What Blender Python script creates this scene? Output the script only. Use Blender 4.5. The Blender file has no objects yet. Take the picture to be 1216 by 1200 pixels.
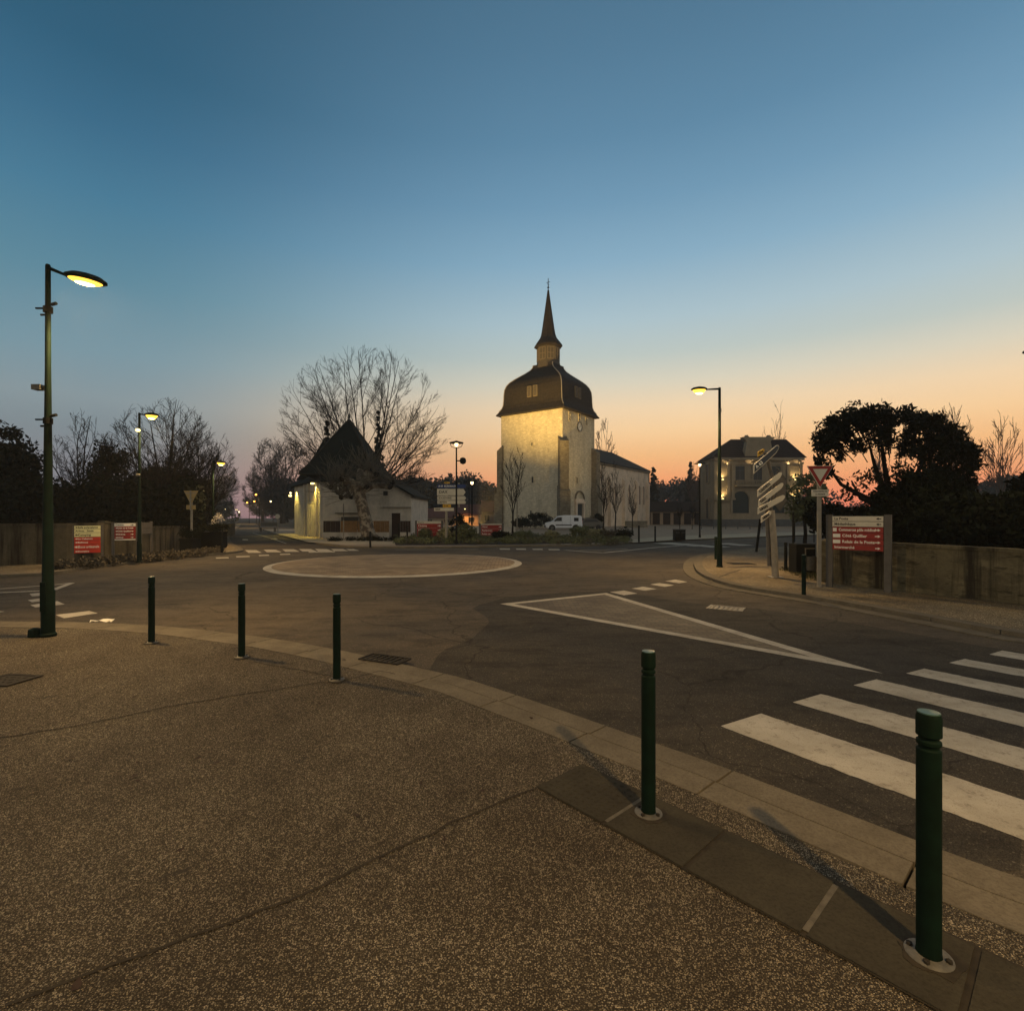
import bpy, bmesh, math, random
import numpy as np
from mathutils import Vector, Matrix

R = math.radians
PI = math.pi
C = bpy.context.scene
COL = C.collection
# ------------------------------------------------------------------ camera
F, CX, HZ, CZ = 610.0, 608.0, 613.0, 1.71        # focal length and horizon in photo pixels, eye height
cam = bpy.data.objects.new('camera', bpy.data.cameras.new('camera'))
COL.objects.link(cam); C.camera = cam
cam.location = (0, 0, CZ); cam.rotation_euler = (R(90), 0, 0)
cam.data.sensor_width = 36; cam.data.lens = 36*F/1216
cam.data.shift_y = (HZ-600)/1216
cam.data.clip_start = 0.05; cam.data.clip_end = 3000
# ------------------------------------------------------------------ sky at dusk
SUN_AZ = R(40)                                     # to the right of the view axis (+Y)
w = bpy.data.worlds.new('World'); C.world = w; w.use_nodes = True
nt = w.node_tree; N = nt.nodes; L = nt.links
for n in list(N): N.remove(n)
def nd(t, **k):
    n = N.new(t)
    for a, b in k.items(): setattr(n, a, b)
    return n
def s2l(c): return tuple(((x/255)/12.92 if x/255 <= .04045 else ((x/255+.055)/1.055)**2.4) for x in c)+(1,)
tc = nd('ShaderNodeTexCoord')
nrm = nd('ShaderNodeVectorMath', operation='NORMALIZE'); L.new(tc.outputs['Generated'], nrm.inputs[0])
sep = nd('ShaderNodeSeparateXYZ'); L.new(nrm.outputs[0], sep.inputs[0])
asn = nd('ShaderNodeMath', operation='ARCSINE'); L.new(sep.outputs['Z'], asn.inputs[0])
el = nd('ShaderNodeMapRange'); L.new(asn.outputs[0], el.inputs[0])
el.inputs[1].default_value = 0; el.inputs[2].default_value = R(90); el.inputs[3].default_value = 0; el.inputs[4].default_value = 1
hv = nd('ShaderNodeVectorMath', operation='MULTIPLY'); L.new(nrm.outputs[0], hv.inputs[0]); hv.inputs[1].default_value = (1, 1, 0)
hn = nd('ShaderNodeVectorMath', operation='NORMALIZE'); L.new(hv.outputs[0], hn.inputs[0])
dt = nd('ShaderNodeVectorMath', operation='DOT_PRODUCT'); L.new(hn.outputs[0], dt.inputs[0]); dt.inputs[1].default_value = (math.sin(SUN_AZ), math.cos(SUN_AZ), 0)
az = nd('ShaderNodeMapRange'); L.new(dt.outputs['Value'], az.inputs[0])
az.inputs[1].default_value = .18; az.inputs[2].default_value = .90; az.inputs[3].default_value = 0; az.inputs[4].default_value = 1
az.interpolation_type = 'SMOOTHSTEP'
def ramp(stops):
    r = nd('ShaderNodeValToRGB'); cr = r.color_ramp; cr.interpolation = 'EASE' if False else 'LINEAR'
    while len(cr.elements) > 1: cr.elements.remove(cr.elements[-1])
    for i, (deg, c) in enumerate(stops):
        e = cr.elements[0] if i == 0 else cr.elements.new(deg/90)
        e.position = deg/90; e.color = s2l(c)
    L.new(el.outputs[0], r.inputs[0]); return r
rs = ramp([(0, (232, 118, 96)), (2, (250, 142, 100)), (4, (254, 168, 110)), (6.5, (255, 194, 130)), (9, (253, 210, 156)), (11.6, (243, 214, 174)), (14.2, (218, 210, 188)), (17, (188, 198, 192)),
           (20.4, (170, 192, 200)), (26, (134, 170, 192)), (31, (110, 150, 177)), (36, (92, 133, 161)), (42, (80, 119, 146)), (48, (70, 107, 132)), (62, (58, 78, 94)), (90, (50, 60, 70))])
ra = ramp([(0, (126, 122, 130)), (2.5, (132, 130, 137)), (5, (133, 135, 141)), (7.6, (128, 140, 146)), (10.2, (134, 150, 156)), (14.1, (116, 147, 160)), (20, (90, 134, 153)),
           (26, (70, 120, 147)), (31, (56, 104, 133)), (35.5, (46, 92, 119)), (45, (44, 82, 106)), (62, (46, 66, 80)), (90, (48, 58, 68))])
mx = nd('ShaderNodeMix', data_type='RGBA'); L.new(az.outputs[0], mx.inputs[0]); L.new(ra.outputs[0], mx.inputs[6]); L.new(rs.outputs[0], mx.inputs[7])
# unseen sky behind the viewer, brightened to a pale warm grey to fill facades
rb = ramp([(0, (184, 172, 152)), (6, (200, 188, 166)), (14, (196, 188, 168)), (26, (158, 156, 146)), (45, (108, 110, 106)), (90, (70, 73, 74))])
bk = nd('ShaderNodeMapRange'); L.new(sep.outputs['Y'], bk.inputs[0]); bk.interpolation_type = 'SMOOTHSTEP'
bk.inputs[1].default_value = .45; bk.inputs[2].default_value = -.25; bk.inputs[3].default_value = 0; bk.inputs[4].default_value = 1
mxb = nd('ShaderNodeMix', data_type='RGBA'); L.new(bk.outputs[0], mxb.inputs[0]); L.new(mx.outputs[2], mxb.inputs[6]); L.new(rb.outputs[0], mxb.inputs[7])
sky = nd('ShaderNodeTexSky', sky_type='NISHITA'); sky.sun_disc = False
sky.sun_elevation = R(0.5); sky.sun_rotation = SUN_AZ; sky.air_density = 1.2; sky.dust_density = 1.5; sky.ozone_density = 3
bg1 = nd('ShaderNodeBackground'); bg1.inputs[1].default_value = .05; L.new(sky.outputs[0], bg1.inputs[0])
bg2 = nd('ShaderNodeBackground'); bg2.inputs[1].default_value = 1.04; L.new(mxb.outputs[2], bg2.inputs[0])
mxs = nd('ShaderNodeMixShader'); mxs.inputs[0].default_value = .9
L.new(bg1.outputs[0], mxs.inputs[1]); L.new(bg2.outputs[0], mxs.inputs[2])
out = nd('ShaderNodeOutputWorld'); L.new(mxs.outputs[0], out.inputs[0])
# the sun is just under the horizon: only a very faint, very soft afterglow is left of it
sl = bpy.data.lights.new('sun', 'SUN'); sl.energy = .02; sl.angle = R(12); sl.color = (1, .72, .5)
so = bpy.data.objects.new('sun', sl); COL.objects.link(so)
so.rotation_euler = Vector((-math.sin(SUN_AZ), -math.cos(SUN_AZ), -math.tan(R(2)))).to_track_quat('-Z', 'Y').to_euler()
C.view_settings.view_transform = 'Standard'; C.view_settings.look = 'None'
C.view_settings.exposure = 0.2; C.view_settings.gamma = 1
try:
    C.cycles.use_denoising = True; C.cycles.sample_clamp_indirect = 4; C.cycles.max_bounces = 6
except Exception: pass

# ------------------------------------------------------------------ pixel helpers (photo pixels -> metres)
def G(px, py, z=0.0):
    Y = (CZ-z)*F/(py-HZ)
    return Vector(((px-CX)*Y/F, Y, z))
def P(px, py, Y):
    return Vector(((px-CX)*Y/F, Y, CZ+(HZ-py)*Y/F))
def XX(px, Y): return (px-CX)*Y/F
def ZZ(py, Y): return CZ+(HZ-py)*Y/F

# ------------------------------------------------------------------ materials
def mat(name, col, rough=.8, metal=0, noise=0, nscale=5, col2=None, bump=0, bscale=None, spec=.3, detail=6, coords='Object'):
    m = bpy.data.materials.new(name); m.use_nodes = True
    t = m.node_tree; b = t.nodes['Principled BSDF']
    b.inputs['Roughness'].default_value = rough; b.inputs['Metallic'].default_value = metal
    b.inputs['Specular IOR Level'].default_value = spec
    c = tuple(col)+(1,)
    b.inputs['Base Color'].default_value = c
    if col2 is not None or noise:
        if col2 is None: col2 = tuple(x*(1-noise) for x in col)
        co = t.nodes.new('ShaderNodeTexCoord')
        nz = t.nodes.new('ShaderNodeTexNoise'); nz.inputs['Scale'].default_value = nscale; nz.inputs['Detail'].default_value = detail
        nz.inputs['Roughness'].default_value = .65
        t.links.new(co.outputs[coords], nz.inputs['Vector'])
        mr = t.nodes.new('ShaderNodeMapRange'); mr.inputs[1].default_value = .33; mr.inputs[2].default_value = .67
        t.links.new(nz.outputs[0], mr.inputs[0])
        mi = t.nodes.new('ShaderNodeMix'); mi.data_type = 'RGBA'
        t.links.new(mr.outputs[0], mi.inputs[0]); mi.inputs[6].default_value = c; mi.inputs[7].default_value = tuple(col2)+(1,)
        t.links.new(mi.outputs[2], b.inputs['Base Color'])
    if bump:
        co = t.nodes.new('ShaderNodeTexCoord')
        nz = t.nodes.new('ShaderNodeTexNoise'); nz.inputs['Scale'].default_value = bscale or nscale; nz.inputs['Detail'].default_value = 8
        t.links.new(co.outputs[coords], nz.inputs['Vector'])
        bp = t.nodes.new('ShaderNodeBump'); bp.inputs['Strength'].default_value = bump; bp.inputs['Distance'].default_value = .02
        t.links.new(nz.outputs[0], bp.inputs['Height']); t.links.new(bp.outputs[0], b.inputs['Normal'])
    return m
def emat(name, col, s):
    m = bpy.data.materials.new(name); m.use_nodes = True
    t = m.node_tree; b = t.nodes['Principled BSDF']
    b.inputs['Base Color'].default_value = (.2, .15, .08, 1)
    b.inputs['Emission Color'].default_value = tuple(col)+(1,); b.inputs['Emission Strength'].default_value = s
    return m
def ext(m):   # small node-building kit on a material
    t = m.node_tree; b = t.nodes['Principled BSDF']
    co = t.nodes.new('ShaderNodeTexCoord').outputs['Object']
    def noise(scale, detail=6, rough=.6, vec=None, stretch=None):
        n = t.nodes.new('ShaderNodeTexNoise'); n.inputs['Scale'].default_value = scale; n.inputs['Detail'].default_value = detail; n.inputs['Roughness'].default_value = rough
        if stretch:
            mp = t.nodes.new('ShaderNodeMapping'); mp.inputs['Scale'].default_value = stretch; t.links.new(co, mp.inputs[0]); t.links.new(mp.outputs[0], n.inputs['Vector'])
        else: t.links.new(vec or co, n.inputs['Vector'])
        return n.outputs[0]
    def rng(v, a, b_, c=0, d=1):
        n = t.nodes.new('ShaderNodeMapRange'); t.links.new(v, n.inputs[0])
        for i, x in enumerate((a, b_, c, d)): n.inputs[i+1].default_value = x
        return n.outputs[0]
    def mix(f, a, b_, blend='MIX'):
        n = t.nodes.new('ShaderNodeMix'); n.data_type = 'RGBA'; n.blend_type = blend
        if hasattr(f, 'is_linked'): t.links.new(f, n.inputs[0])
        else: n.inputs[0].default_value = f
        for i, x in ((6, a), (7, b_)):
            if hasattr(x, 'is_linked'): t.links.new(x, n.inputs[i])
            else: n.inputs[i].default_value = tuple(x)+(1,)
        return n.outputs[2]
    def bump(h, s, d=.01, prev=None):
        n = t.nodes.new('ShaderNodeBump'); n.inputs['Strength'].default_value = s; n.inputs['Distance'].default_value = d
        t.links.new(h, n.inputs['Height'])
        if prev: t.links.new(prev, n.inputs['Normal'])
        return n.outputs[0]
    return t, b, co, noise, rng, mix, bump

# exposed-aggregate pavement
def make_aggregate(name, dark, mid, light, scale=95):
    m = mat(name, mid, .85, spec=.2); t, b, co, noise, rng, mix, bump = ext(m)
    v = t.nodes.new('ShaderNodeTexVoronoi'); v.inputs['Scale'].default_value = scale; t.links.new(co, v.inputs['Vector'])
    v.inputs['Randomness'].default_value = 1
    v2 = t.nodes.new('ShaderNodeTexVoronoi'); v2.inputs['Scale'].default_value = scale*.55; t.links.new(co, v2.inputs['Vector'])
    sepc = t.nodes.new('ShaderNodeSeparateColor'); t.links.new(v.outputs['Color'], sepc.inputs[0])
    sepd = t.nodes.new('ShaderNodeSeparateColor'); t.links.new(v2.outputs['Color'], sepd.inputs[0])
    c1 = mix(rng(sepc.outputs[0], .1, .75), dark, mid)
    c1 = mix(rng(sepc.outputs[1], .62, .8), c1, light)
    c1 = mix(rng(sepd.outputs[0], .8, .9), c1, tuple(x*1.25 for x in light))
    edge = rng(v.outputs['Distance'], .28, .62)
    c1 = mix(edge, c1, tuple(x*.45 for x in dark))
    big = rng(noise(.55, 5, .65), .38, .64)
    c1 = mix(big, c1, mix(1.0, c1, (.60, .57, .55), 'MULTIPLY'))
    med = rng(noise(4.5, 6), .48, .75, 0, .75)
    c1 = mix(med, c1, mix(1.0, c1, (.68, .66, .62), 'MULTIPLY'))
    st = rng(noise(6, 4), .67, .72, 0, .85)
    c1 = mix(st, c1, (.03, .025, .02))
    t.links.new(c1, b.inputs['Base Color'])
    inv = rng(v.outputs['Distance'], 0, .6, 1, 0)
    t.links.new(bump(inv, .9, .006), b.inputs['Normal'])
    return m
M = {}
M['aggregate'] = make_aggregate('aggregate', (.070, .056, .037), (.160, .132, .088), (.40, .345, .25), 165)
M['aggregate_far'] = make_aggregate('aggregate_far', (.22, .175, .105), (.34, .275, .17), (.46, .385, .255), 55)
def make_asphalt(lo=(.025, .022, .019), hi=(.104, .092, .077)):
    m = mat('asphalt', (.05, .045, .04), .9, spec=.12); t, b, co, noise, rng, mix, bump = ext(m)
    f = rng(noise(130, 4, .8), .38, .66)
    c = mix(f, lo, hi)
    v = t.nodes.new('ShaderNodeTexVoronoi'); v.inputs['Scale'].default_value = 110; t.links.new(co, v.inputs['Vector'])
    sc = t.nodes.new('ShaderNodeSeparateColor'); t.links.new(v.outputs['Color'], sc.inputs[0])
    c = mix(rng(sc.outputs[0], .94, .99), c, tuple(x*1.5 for x in hi))
    big = rng(noise(.28, 5, .6), .4, .62)
    c = mix(big, c, mix(1.0, c, (1.62, 1.5, 1.3), 'MULTIPLY'))
    med = rng(noise(1.1, 9, .75, stretch=(1, 2.4, 1)), .48, .62)
    c = mix(med, c, mix(1.0, c, (.62, .62, .64), 'MULTIPLY'))
    sm = rng(noise(4, 9, .8, stretch=(2.2, 1, 1)), .55, .68)
    c = mix(sm, c, mix(1.0, c, (1.6, 1.5, 1.32), 'MULTIPLY'))
    vc = t.nodes.new('ShaderNodeTexVoronoi'); vc.feature = 'DISTANCE_TO_EDGE'; vc.inputs['Scale'].default_value = .42
    wv = t.nodes.new('ShaderNodeTexNoise'); wv.inputs['Scale'].default_value = 1.6; wv.inputs['Detail'].default_value = 6; t.links.new(co, wv.inputs['Vector'])
    va = t.nodes.new('ShaderNodeVectorMath'); va.operation = 'MULTIPLY_ADD'; t.links.new(wv.outputs['Color'], va.inputs[0]); va.inputs[1].default_value = (.7, .7, 0); t.links.new(co, va.inputs[2]); t.links.new(va.outputs[0], vc.inputs['Vector'])
    ck = rng(vc.outputs['Distance'], .0, .006, .75, 0)
    c = mix(ck, c, (.015, .013, .011))
    t.links.new(c, b.inputs['Base Color'])
    t.links.new(rng(noise(.6, 5), .3, .7, .82, .98), b.inputs['Roughness'])
    t.links.new(bump(noise(150, 3), .7, .008), b.inputs['Normal'])
    return m
M['asphalt'] = make_asphalt()
M['asphalt_dark'] = make_asphalt((.015, .0145, .0135), (.066, .061, .054))
def make_paint():
    m = mat('road_paint', (.60, .56, .48), .85, spec=.1); t, b, co, noise, rng, mix, bump = ext(m)
    wear = rng(noise(9, 10, .85), .53, .66)
    c = mix(rng(noise(2, 5), .35, .7), (.49, .455, .385), (.34, .315, .26))
    c = mix(rng(noise(.9, 7, .75, stretch=(1, 3, 1)), .52, .66, 0, .55), c, (.25, .22, .18))
    c = mix(wear, c, (.16, .14, .11))
    fine = rng(noise(120, 3), .58, .66, 0, .6)
    c = mix(fine, c, (.2, .18, .15))
    t.links.new(c, b.inputs['Base Color']); t.links.new(bump(noise(140, 3), .5, .005), b.inputs['Normal'])
    return m
M['paint'] = make_paint()
def make_concrete(name, a, b2, sc=3):
    m = mat(name, a, .95, spec=.08); t, b, co, noise, rng, mix, bump = ext(m)
    c = mix(rng(noise(sc, 7, .7), .36, .66), a, b2)
    c = mix(rng(noise(60, 4, .7), .45, .7, 0, .55), c, tuple(x*.5 for x in b2))
    c = mix(rng(noise(11, 5), .64, .74, 0, .6), c, (.05, .042, .032))
    t.links.new(c, b.inputs['Base Color']); t.links.new(bump(noise(90, 4), .5, .006), b.inputs['Normal'])
    return m
M['kerb'] = make_concrete('kerb_concrete', (.165, .145, .112), (.11, .096, .074))
M['slab'] = make_concrete('dark_slab', (.052, .048, .037), (.034, .031, .025), 4)
M['cement'] = mat('cement', (.11, .10, .082), .95, noise=.4, nscale=20)
M['joint'] = mat('joint', (.036, .029, .02), .95, noise=.5, nscale=18)
def make_setts(name, a, b2, scale, mort):
    m = mat(name, a, .8); t, b, co, noise, rng, mix, bump = ext(m)
    br = t.nodes.new('ShaderNodeTexBrick'); br.inputs['Scale'].default_value = scale
    br.inputs['Color1'].default_value = tuple(a)+(1,); br.inputs['Color2'].default_value = tuple(b2)+(1,); br.inputs['Mortar'].default_value = tuple(mort)+(1,)
    br.inputs['Mortar Size'].default_value = .035; br.inputs['Row Height'].default_value = .5; br.inputs['Brick Width'].default_value = 1
    t.links.new(co, br.inputs['Vector'])
    c = mix(rng(noise(1.4, 6), .4, .65), br.outputs[0], mix(1.0, br.outputs[0], (.65, .62, .6), 'MULTIPLY'))
    t.links.new(c, b.inputs['Base Color']); t.links.new(bump(br.outputs['Fac'], -.8, .01), b.inputs['Normal'])
    return m
M['setts'] = make_setts('setts', (.34, .25, .145), (.24, .175, .10), 4.2, (.06, .05, .04))
M['setts2'] = make_setts('setts_grey', (.145, .118, .084), (.09, .074, .054), 5, (.05, .045, .04))
def make_ground():
    m = mat('soil', (.03, .035, .018), .95); t, b, co, noise, rng, mix, bump = ext(m)
    c = mix(rng(noise(.3, 6), .35, .65), (.045, .045, .018), (.07, .052, .03))
    c = mix(rng(noise(9, 6), .4, .7), c, (.02, .022, .012))
    t.links.new(c, b.inputs['Base Color']); t.links.new(bump(noise(12, 6), .8, .05), b.inputs['Normal'])
    return m
M['ground'] = make_ground()
M['green'] = mat('green_paint', (.0028, .0125, .008), .7, noise=.5, nscale=9, spec=.10)
M['black'] = mat('black_metal', (.008, .009, .009), .8, spec=.12, noise=.3, nscale=8)
M['steel'] = mat('steel', (.15, .145, .13), .6, metal=.4, noise=.4, nscale=25)
M['postgrey'] = mat('grey_post', (.30, .27, .22), .55, noise=.3, nscale=6)
M['postdark'] = mat('dark_grey_post', (.11, .10, .09), .6, noise=.3, nscale=6)
def make_stone(name, a, b2, dirt, sc=1.4, brick=True, streak=.7, wide=True):
    m = mat(name, a, .95, spec=.08); t, b, co, noise, rng, mix, bump = ext(m)
    c = mix(rng(noise(sc, 8, .75), .36, .64), a, b2)
    if brick:
        # courses of rubble stone: horizontal bands broken up by noise
        c = mix(rng(noise(1.6, 5, .7, stretch=(1, 1, 3.2)), .5, .62, 0, .8), c, tuple(x*1.25 for x in a))
        c = mix(rng(noise(3.4, 4, .7, stretch=(.8, .8, 2.6)), .56, .66, 0, .75), c, dirt)
    c = mix(rng(noise(1.0, 6, .7, stretch=(2.6, 2.6, .16) if streak > .9 else (.7, .7, .22)), *((.48, .62) if streak > .9 else (.50, .76)), 0, streak), c, dirt)
    t.links.new(c, b.inputs['Base Color']); t.links.new(bump(noise(5, 7, .7), .7, .06), b.inputs['Normal'])
    return m
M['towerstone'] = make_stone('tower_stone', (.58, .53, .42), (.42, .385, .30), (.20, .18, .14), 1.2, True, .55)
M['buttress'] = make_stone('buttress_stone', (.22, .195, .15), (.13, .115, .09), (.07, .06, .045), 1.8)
M['navewall'] = make_stone('nave_render', (.78, .65, .52), (.62, .52, .42), (.24, .19, .15), .8, False, .8)
M['slate'] = mat('slate', (.040, .034, .029), .85, spec=.12, noise=.6, nscale=3.2, bump=.4, bscale=14)
M['lead'] = mat('lead', (.28, .26, .23), .5, noise=.3)
M['housewall'] = make_stone('house_render', (.60, .55, .48), (.42, .39, .345), (.20, .19, .165), 1.3, False, .8)
M['greenroof'] = mat('green_slate', (.008, .014, .013), .85, noise=.5, nscale=4, bump=.4, bscale=12, spec=.15)
M['hallwall'] = make_stone('hall_stone', (.30, .25, .18), (.235, .195, .14), (.13, .11, .08), .9, False, .5)
M['halldark'] = make_stone('hall_plinth', (.12, .125, .13), (.08, .08, .085), (.05, .05, .05), 1.1, False, .5)
M['tile'] = mat('dark_tile', (.042, .03, .026), .95, spec=.05, noise=.6, nscale=3, bump=.5, bscale=11)
M['redtile'] = mat('red_tile', (.16, .062, .042), .85, noise=.5, nscale=2, bump=.5, bscale=9)
M['cream'] = mat('cream_render', (.46, .34, .24), .9, noise=.25, nscale=1.5)
M['dark'] = mat('dark_opening', (.008, .009, .01), .4, spec=.5)
M['doorgreen'] = mat('dark_door', (.012, .022, .024), .55)
M['wood_tan'] = mat('tan_boards', (.28, .155, .06), .8, noise=.4, nscale=5)
M['wood_dark'] = mat('dark_boards', (.035, .018, .012), .8, noise=.4, nscale=5)
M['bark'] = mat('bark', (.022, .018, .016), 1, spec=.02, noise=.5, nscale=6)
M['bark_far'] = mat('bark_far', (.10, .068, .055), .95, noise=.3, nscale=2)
def make_planebark():
    m = mat('plane_bark', (.2, .17, .13), .9); t, b, co, noise, rng, mix, bump = ext(m)
    c = mix(rng(noise(2.6, 3), .46, .54), (.25, .215, .165), (.075, .06, .045))
    c = mix(rng(noise(6, 4), .58, .64), c, (.16, .10, .07))
    t.links.new(c, b.inputs['Base Color']); t.links.new(bump(noise(7, 5), .6, .03), b.inputs['Normal']); return m
M['planebark'] = make_planebark()
M['twigs'] = mat('pale_twigs', (.10, .088, .07), .9)
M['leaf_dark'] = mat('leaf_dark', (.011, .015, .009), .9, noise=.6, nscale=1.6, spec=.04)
M['leaf_glossy'] = mat('leaf_glossy', (.010, .013, .007), .8, noise=.6, nscale=1.2, spec=.08)
M['leaf_mid'] = mat('leaf_mid', (.15, .165, .075), .8, noise=.65, nscale=1.5)
M['leaf_pale'] = mat('leaf_pale', (.34, .32, .17), .8, noise=.6, nscale=1.8)
M['leaf_brown'] = mat('leaf_brown', (.12, .10, .07), .9, noise=.6, nscale=1.8)
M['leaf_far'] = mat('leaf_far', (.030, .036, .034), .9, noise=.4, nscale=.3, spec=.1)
M['white'] = mat('white_paint', (.74, .77, .84), .35, noise=.08, nscale=2, spec=.5)
M['signwhite'] = mat('sign_white', (.62, .57, .46), .5, noise=.15, nscale=3)
M['signcream'] = mat('sign_cream', (.80, .77, .42), .5, noise=.1, nscale=3)
M['signbrightwhite'] = mat('sign_bright_white', (.8, .78, .72), .5)
M['signred'] = mat('sign_red', (.30, .022, .018), .5, noise=.2, nscale=3)
M['signbrightred'] = mat('sign_bright_red', (.55, .04, .02), .5, noise=.15, nscale=3)
M['signblue'] = mat('sign_blue', (.02, .045, .16), .5)
M['signnavy'] = mat('sign_navy', (.035, .045, .065), .5)
M['signyellow'] = mat('sign_yellow', (.62, .36, .03), .5)
M['textdark'] = mat('text_dark', (.03, .025, .02), .6)
M['textblue'] = mat('text_light', (.8, .78, .7), .6)
M['glass'] = mat('dark_glass', (.015, .018, .022), .12, spec=.6)
M['tyre'] = mat('tyre', (.012, .012, .012), .85)
M['bluebanner'] = mat('blue_banner', (.03, .12, .24), .6, noise=.2)
M['walldirty'] = make_stone('dirty_wall', (.15, .13, .08), (.068, .059, .04), (.03, .026, .019), 1.5, True, 1)
M['wallleft'] = make_stone('boundary_wall', (.095, .085, .062), (.055, .049, .036), (.02, .017, .014), 1.3, False, 1)
M['paper'] = mat('paper', (.7, .68, .62), .8)
M['mulch'] = mat('mulch', (.035, .024, .016), .95, noise=.6, nscale=12, bump=.8, bscale=20)
M['plaza'] = make_concrete('plaza', (.36, .29, .22), (.26, .21, .16), .7)
M['palegravel'] = make_concrete('pale_gravel', (.48, .41, .30), (.36, .31, .23), .9)
M['grass'] = mat('grass', (.05, .055, .02), .95, noise=.6, nscale=4)
SODIUM = (1.0, .62, .24)
E = {}
E['lamp'] = emat('lamp_glass', (1, .52, .05), 2.6)
E['lamp_core'] = emat('lamp_core', (1, .72, .2), 16)
E['lamp_far'] = emat('lamp_far', (1, .42, .06), 6)
E['lamp_white'] = emat('lamp_white', (1, .74, .36), 4.5)
E['lit'] = emat('lit_fixture', (1, .78, .28), 3)

# ------------------------------------------------------------------ mesh building
class MB:
    def __init__(s): s.v = []; s.f = []; s.mi = []; s.cur = 0
    def add(s, vs, fs):
        o = len(s.v); s.v += [tuple(x) for x in vs]; s.f += [tuple(i+o for i in f) for f in fs]; s.mi += [s.cur]*len(fs); return s
    def box(s, c, d, rz=0, m=None):
        hx, hy, hz = d[0]/2, d[1]/2, d[2]/2
        ca, sa = math.cos(rz), math.sin(rz)
        vs = []
        for x, y, z in ((-1,-1,-1),(1,-1,-1),(1,1,-1),(-1,1,-1),(-1,-1,1),(1,-1,1),(1,1,1),(-1,1,1)):
            x *= hx; y *= hy; z *= hz
            p = (c[0]+x*ca-y*sa, c[1]+x*sa+y*ca, c[2]+z)
            if m is not None: p = tuple(m @ Vector(p))
            vs.append(p)
        return s.add(vs, [(3,2,1,0),(4,5,6,7),(0,1,5,4),(1,2,6,5),(2,3,7,6),(3,0,4,7)])
    def tube(s, pts, rad, n=8, cap=True):
        pts = [Vector(p) for p in pts]
        if not hasattr(rad, '__len__'): rad = [rad]*len(pts)
        rings = []; prev = None
        for i, p in enumerate(pts):
            d = (pts[min(i+1, len(pts)-1)]-pts[max(i-1, 0)])
            if d.length < 1e-9: d = Vector((0, 0, 1))
            d.normalize()
            if prev is None: a = d.orthogonal().normalized()
            else:
                a = prev-d*prev.dot(d)
                a = a.normalized() if a.length > 1e-6 else d.orthogonal().normalized()
            prev = a; b = d.cross(a)
            rings.append([p+(a*math.cos(2*PI*k/n)+b*math.sin(2*PI*k/n))*rad[i] for k in range(n)])
        vs = [q for r in rings for q in r]; fs = []
        for i in range(len(pts)-1):
            for k in range(n):
                fs.append((i*n+k, i*n+(k+1) % n, (i+1)*n+(k+1) % n, (i+1)*n+k))
        if cap: fs.append(tuple(range(n))[::-1]); fs.append(tuple((len(pts)-1)*n+k for k in range(n)))
        return s.add(vs, fs)
    def lathe(s, prof, n=24, c=(0,0,0), m=None, rot=0, sx=1, sy=1):
        vs = []; fs = []
        for r, z in prof:
            for k in range(n):
                a = 2*PI*k/n+rot; p = (c[0]+r*math.cos(a)*sx, c[1]+r*math.sin(a)*sy, c[2]+z)
                vs.append(tuple(m @ Vector(p)) if m is not None else p)
        for i in range(len(prof)-1):
            for k in range(n): fs.append((i*n+k, i*n+(k+1) % n, (i+1)*n+(k+1) % n, (i+1)*n+k))
        fs.append(tuple(range(n))[::-1]); fs.append(tuple((len(prof)-1)*n+k for k in range(n)))
        return s.add(vs, fs)
    def prism(s, poly, z0, z1, m=None):      # polygon in xy raised in z (m maps it elsewhere)
        n = len(poly); vs = [(p[0], p[1], z0) for p in poly]+[(p[0], p[1], z1) for p in poly]
        if m is not None: vs = [tuple(m @ Vector(v)) for v in vs]
        return s.add(vs, [tuple(range(n))[::-1], tuple(range(n, 2*n))]+[(i, (i+1) % n, n+(i+1) % n, n+i) for i in range(n)])
    def build(s, name, m, parent=None, smooth=False, loc=None):
        me = bpy.data.meshes.new(name); me.from_pydata(s.v, [], s.f)
        ms = m if isinstance(m, (list, tuple)) else [m]
        for x in ms: me.materials.append(x)
        if len(ms) > 1: me.polygons.foreach_set('material_index', s.mi)
        bm = bmesh.new(); bm.from_mesh(me); bmesh.ops.recalc_face_normals(bm, faces=bm.faces); bm.to_mesh(me); bm.free()
        if smooth:
            me.polygons.foreach_set('use_smooth', [True]*len(me.polygons))
            try: me.set_sharp_from_angle(angle=R(40))
            except Exception: pass
        o = bpy.data.objects.new(name, me); COL.objects.link(o)
        if parent: o.parent = parent
        if loc: o.location = loc
        return o
def tag(o, label=None, cat=None, group=None, kind=None):
    if label: o['label'] = label
    if cat: o['category'] = cat
    if group: o['group'] = group
    if kind: o['kind'] = kind
    return o
def thing(name, label, cat, loc=(0,0,0), rz=0, group=None):
    o = bpy.data.objects.new(name, None); COL.objects.link(o); o.location = loc; o.rotation_euler = (0, 0, rz); o.empty_display_size = .2
    return tag(o, label, cat, group)
def kids(o): return [c for c in bpy.data.objects if c.parent == o]
def copy_tree(o, parent=None):
    c = o.copy(); COL.objects.link(c); c.parent = parent
    for ch in kids(o): copy_tree(ch, c)
    return c
def struct(name, mb, m, smooth=False): return tag(mb.build(name, m, None, smooth), kind='structure')
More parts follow.
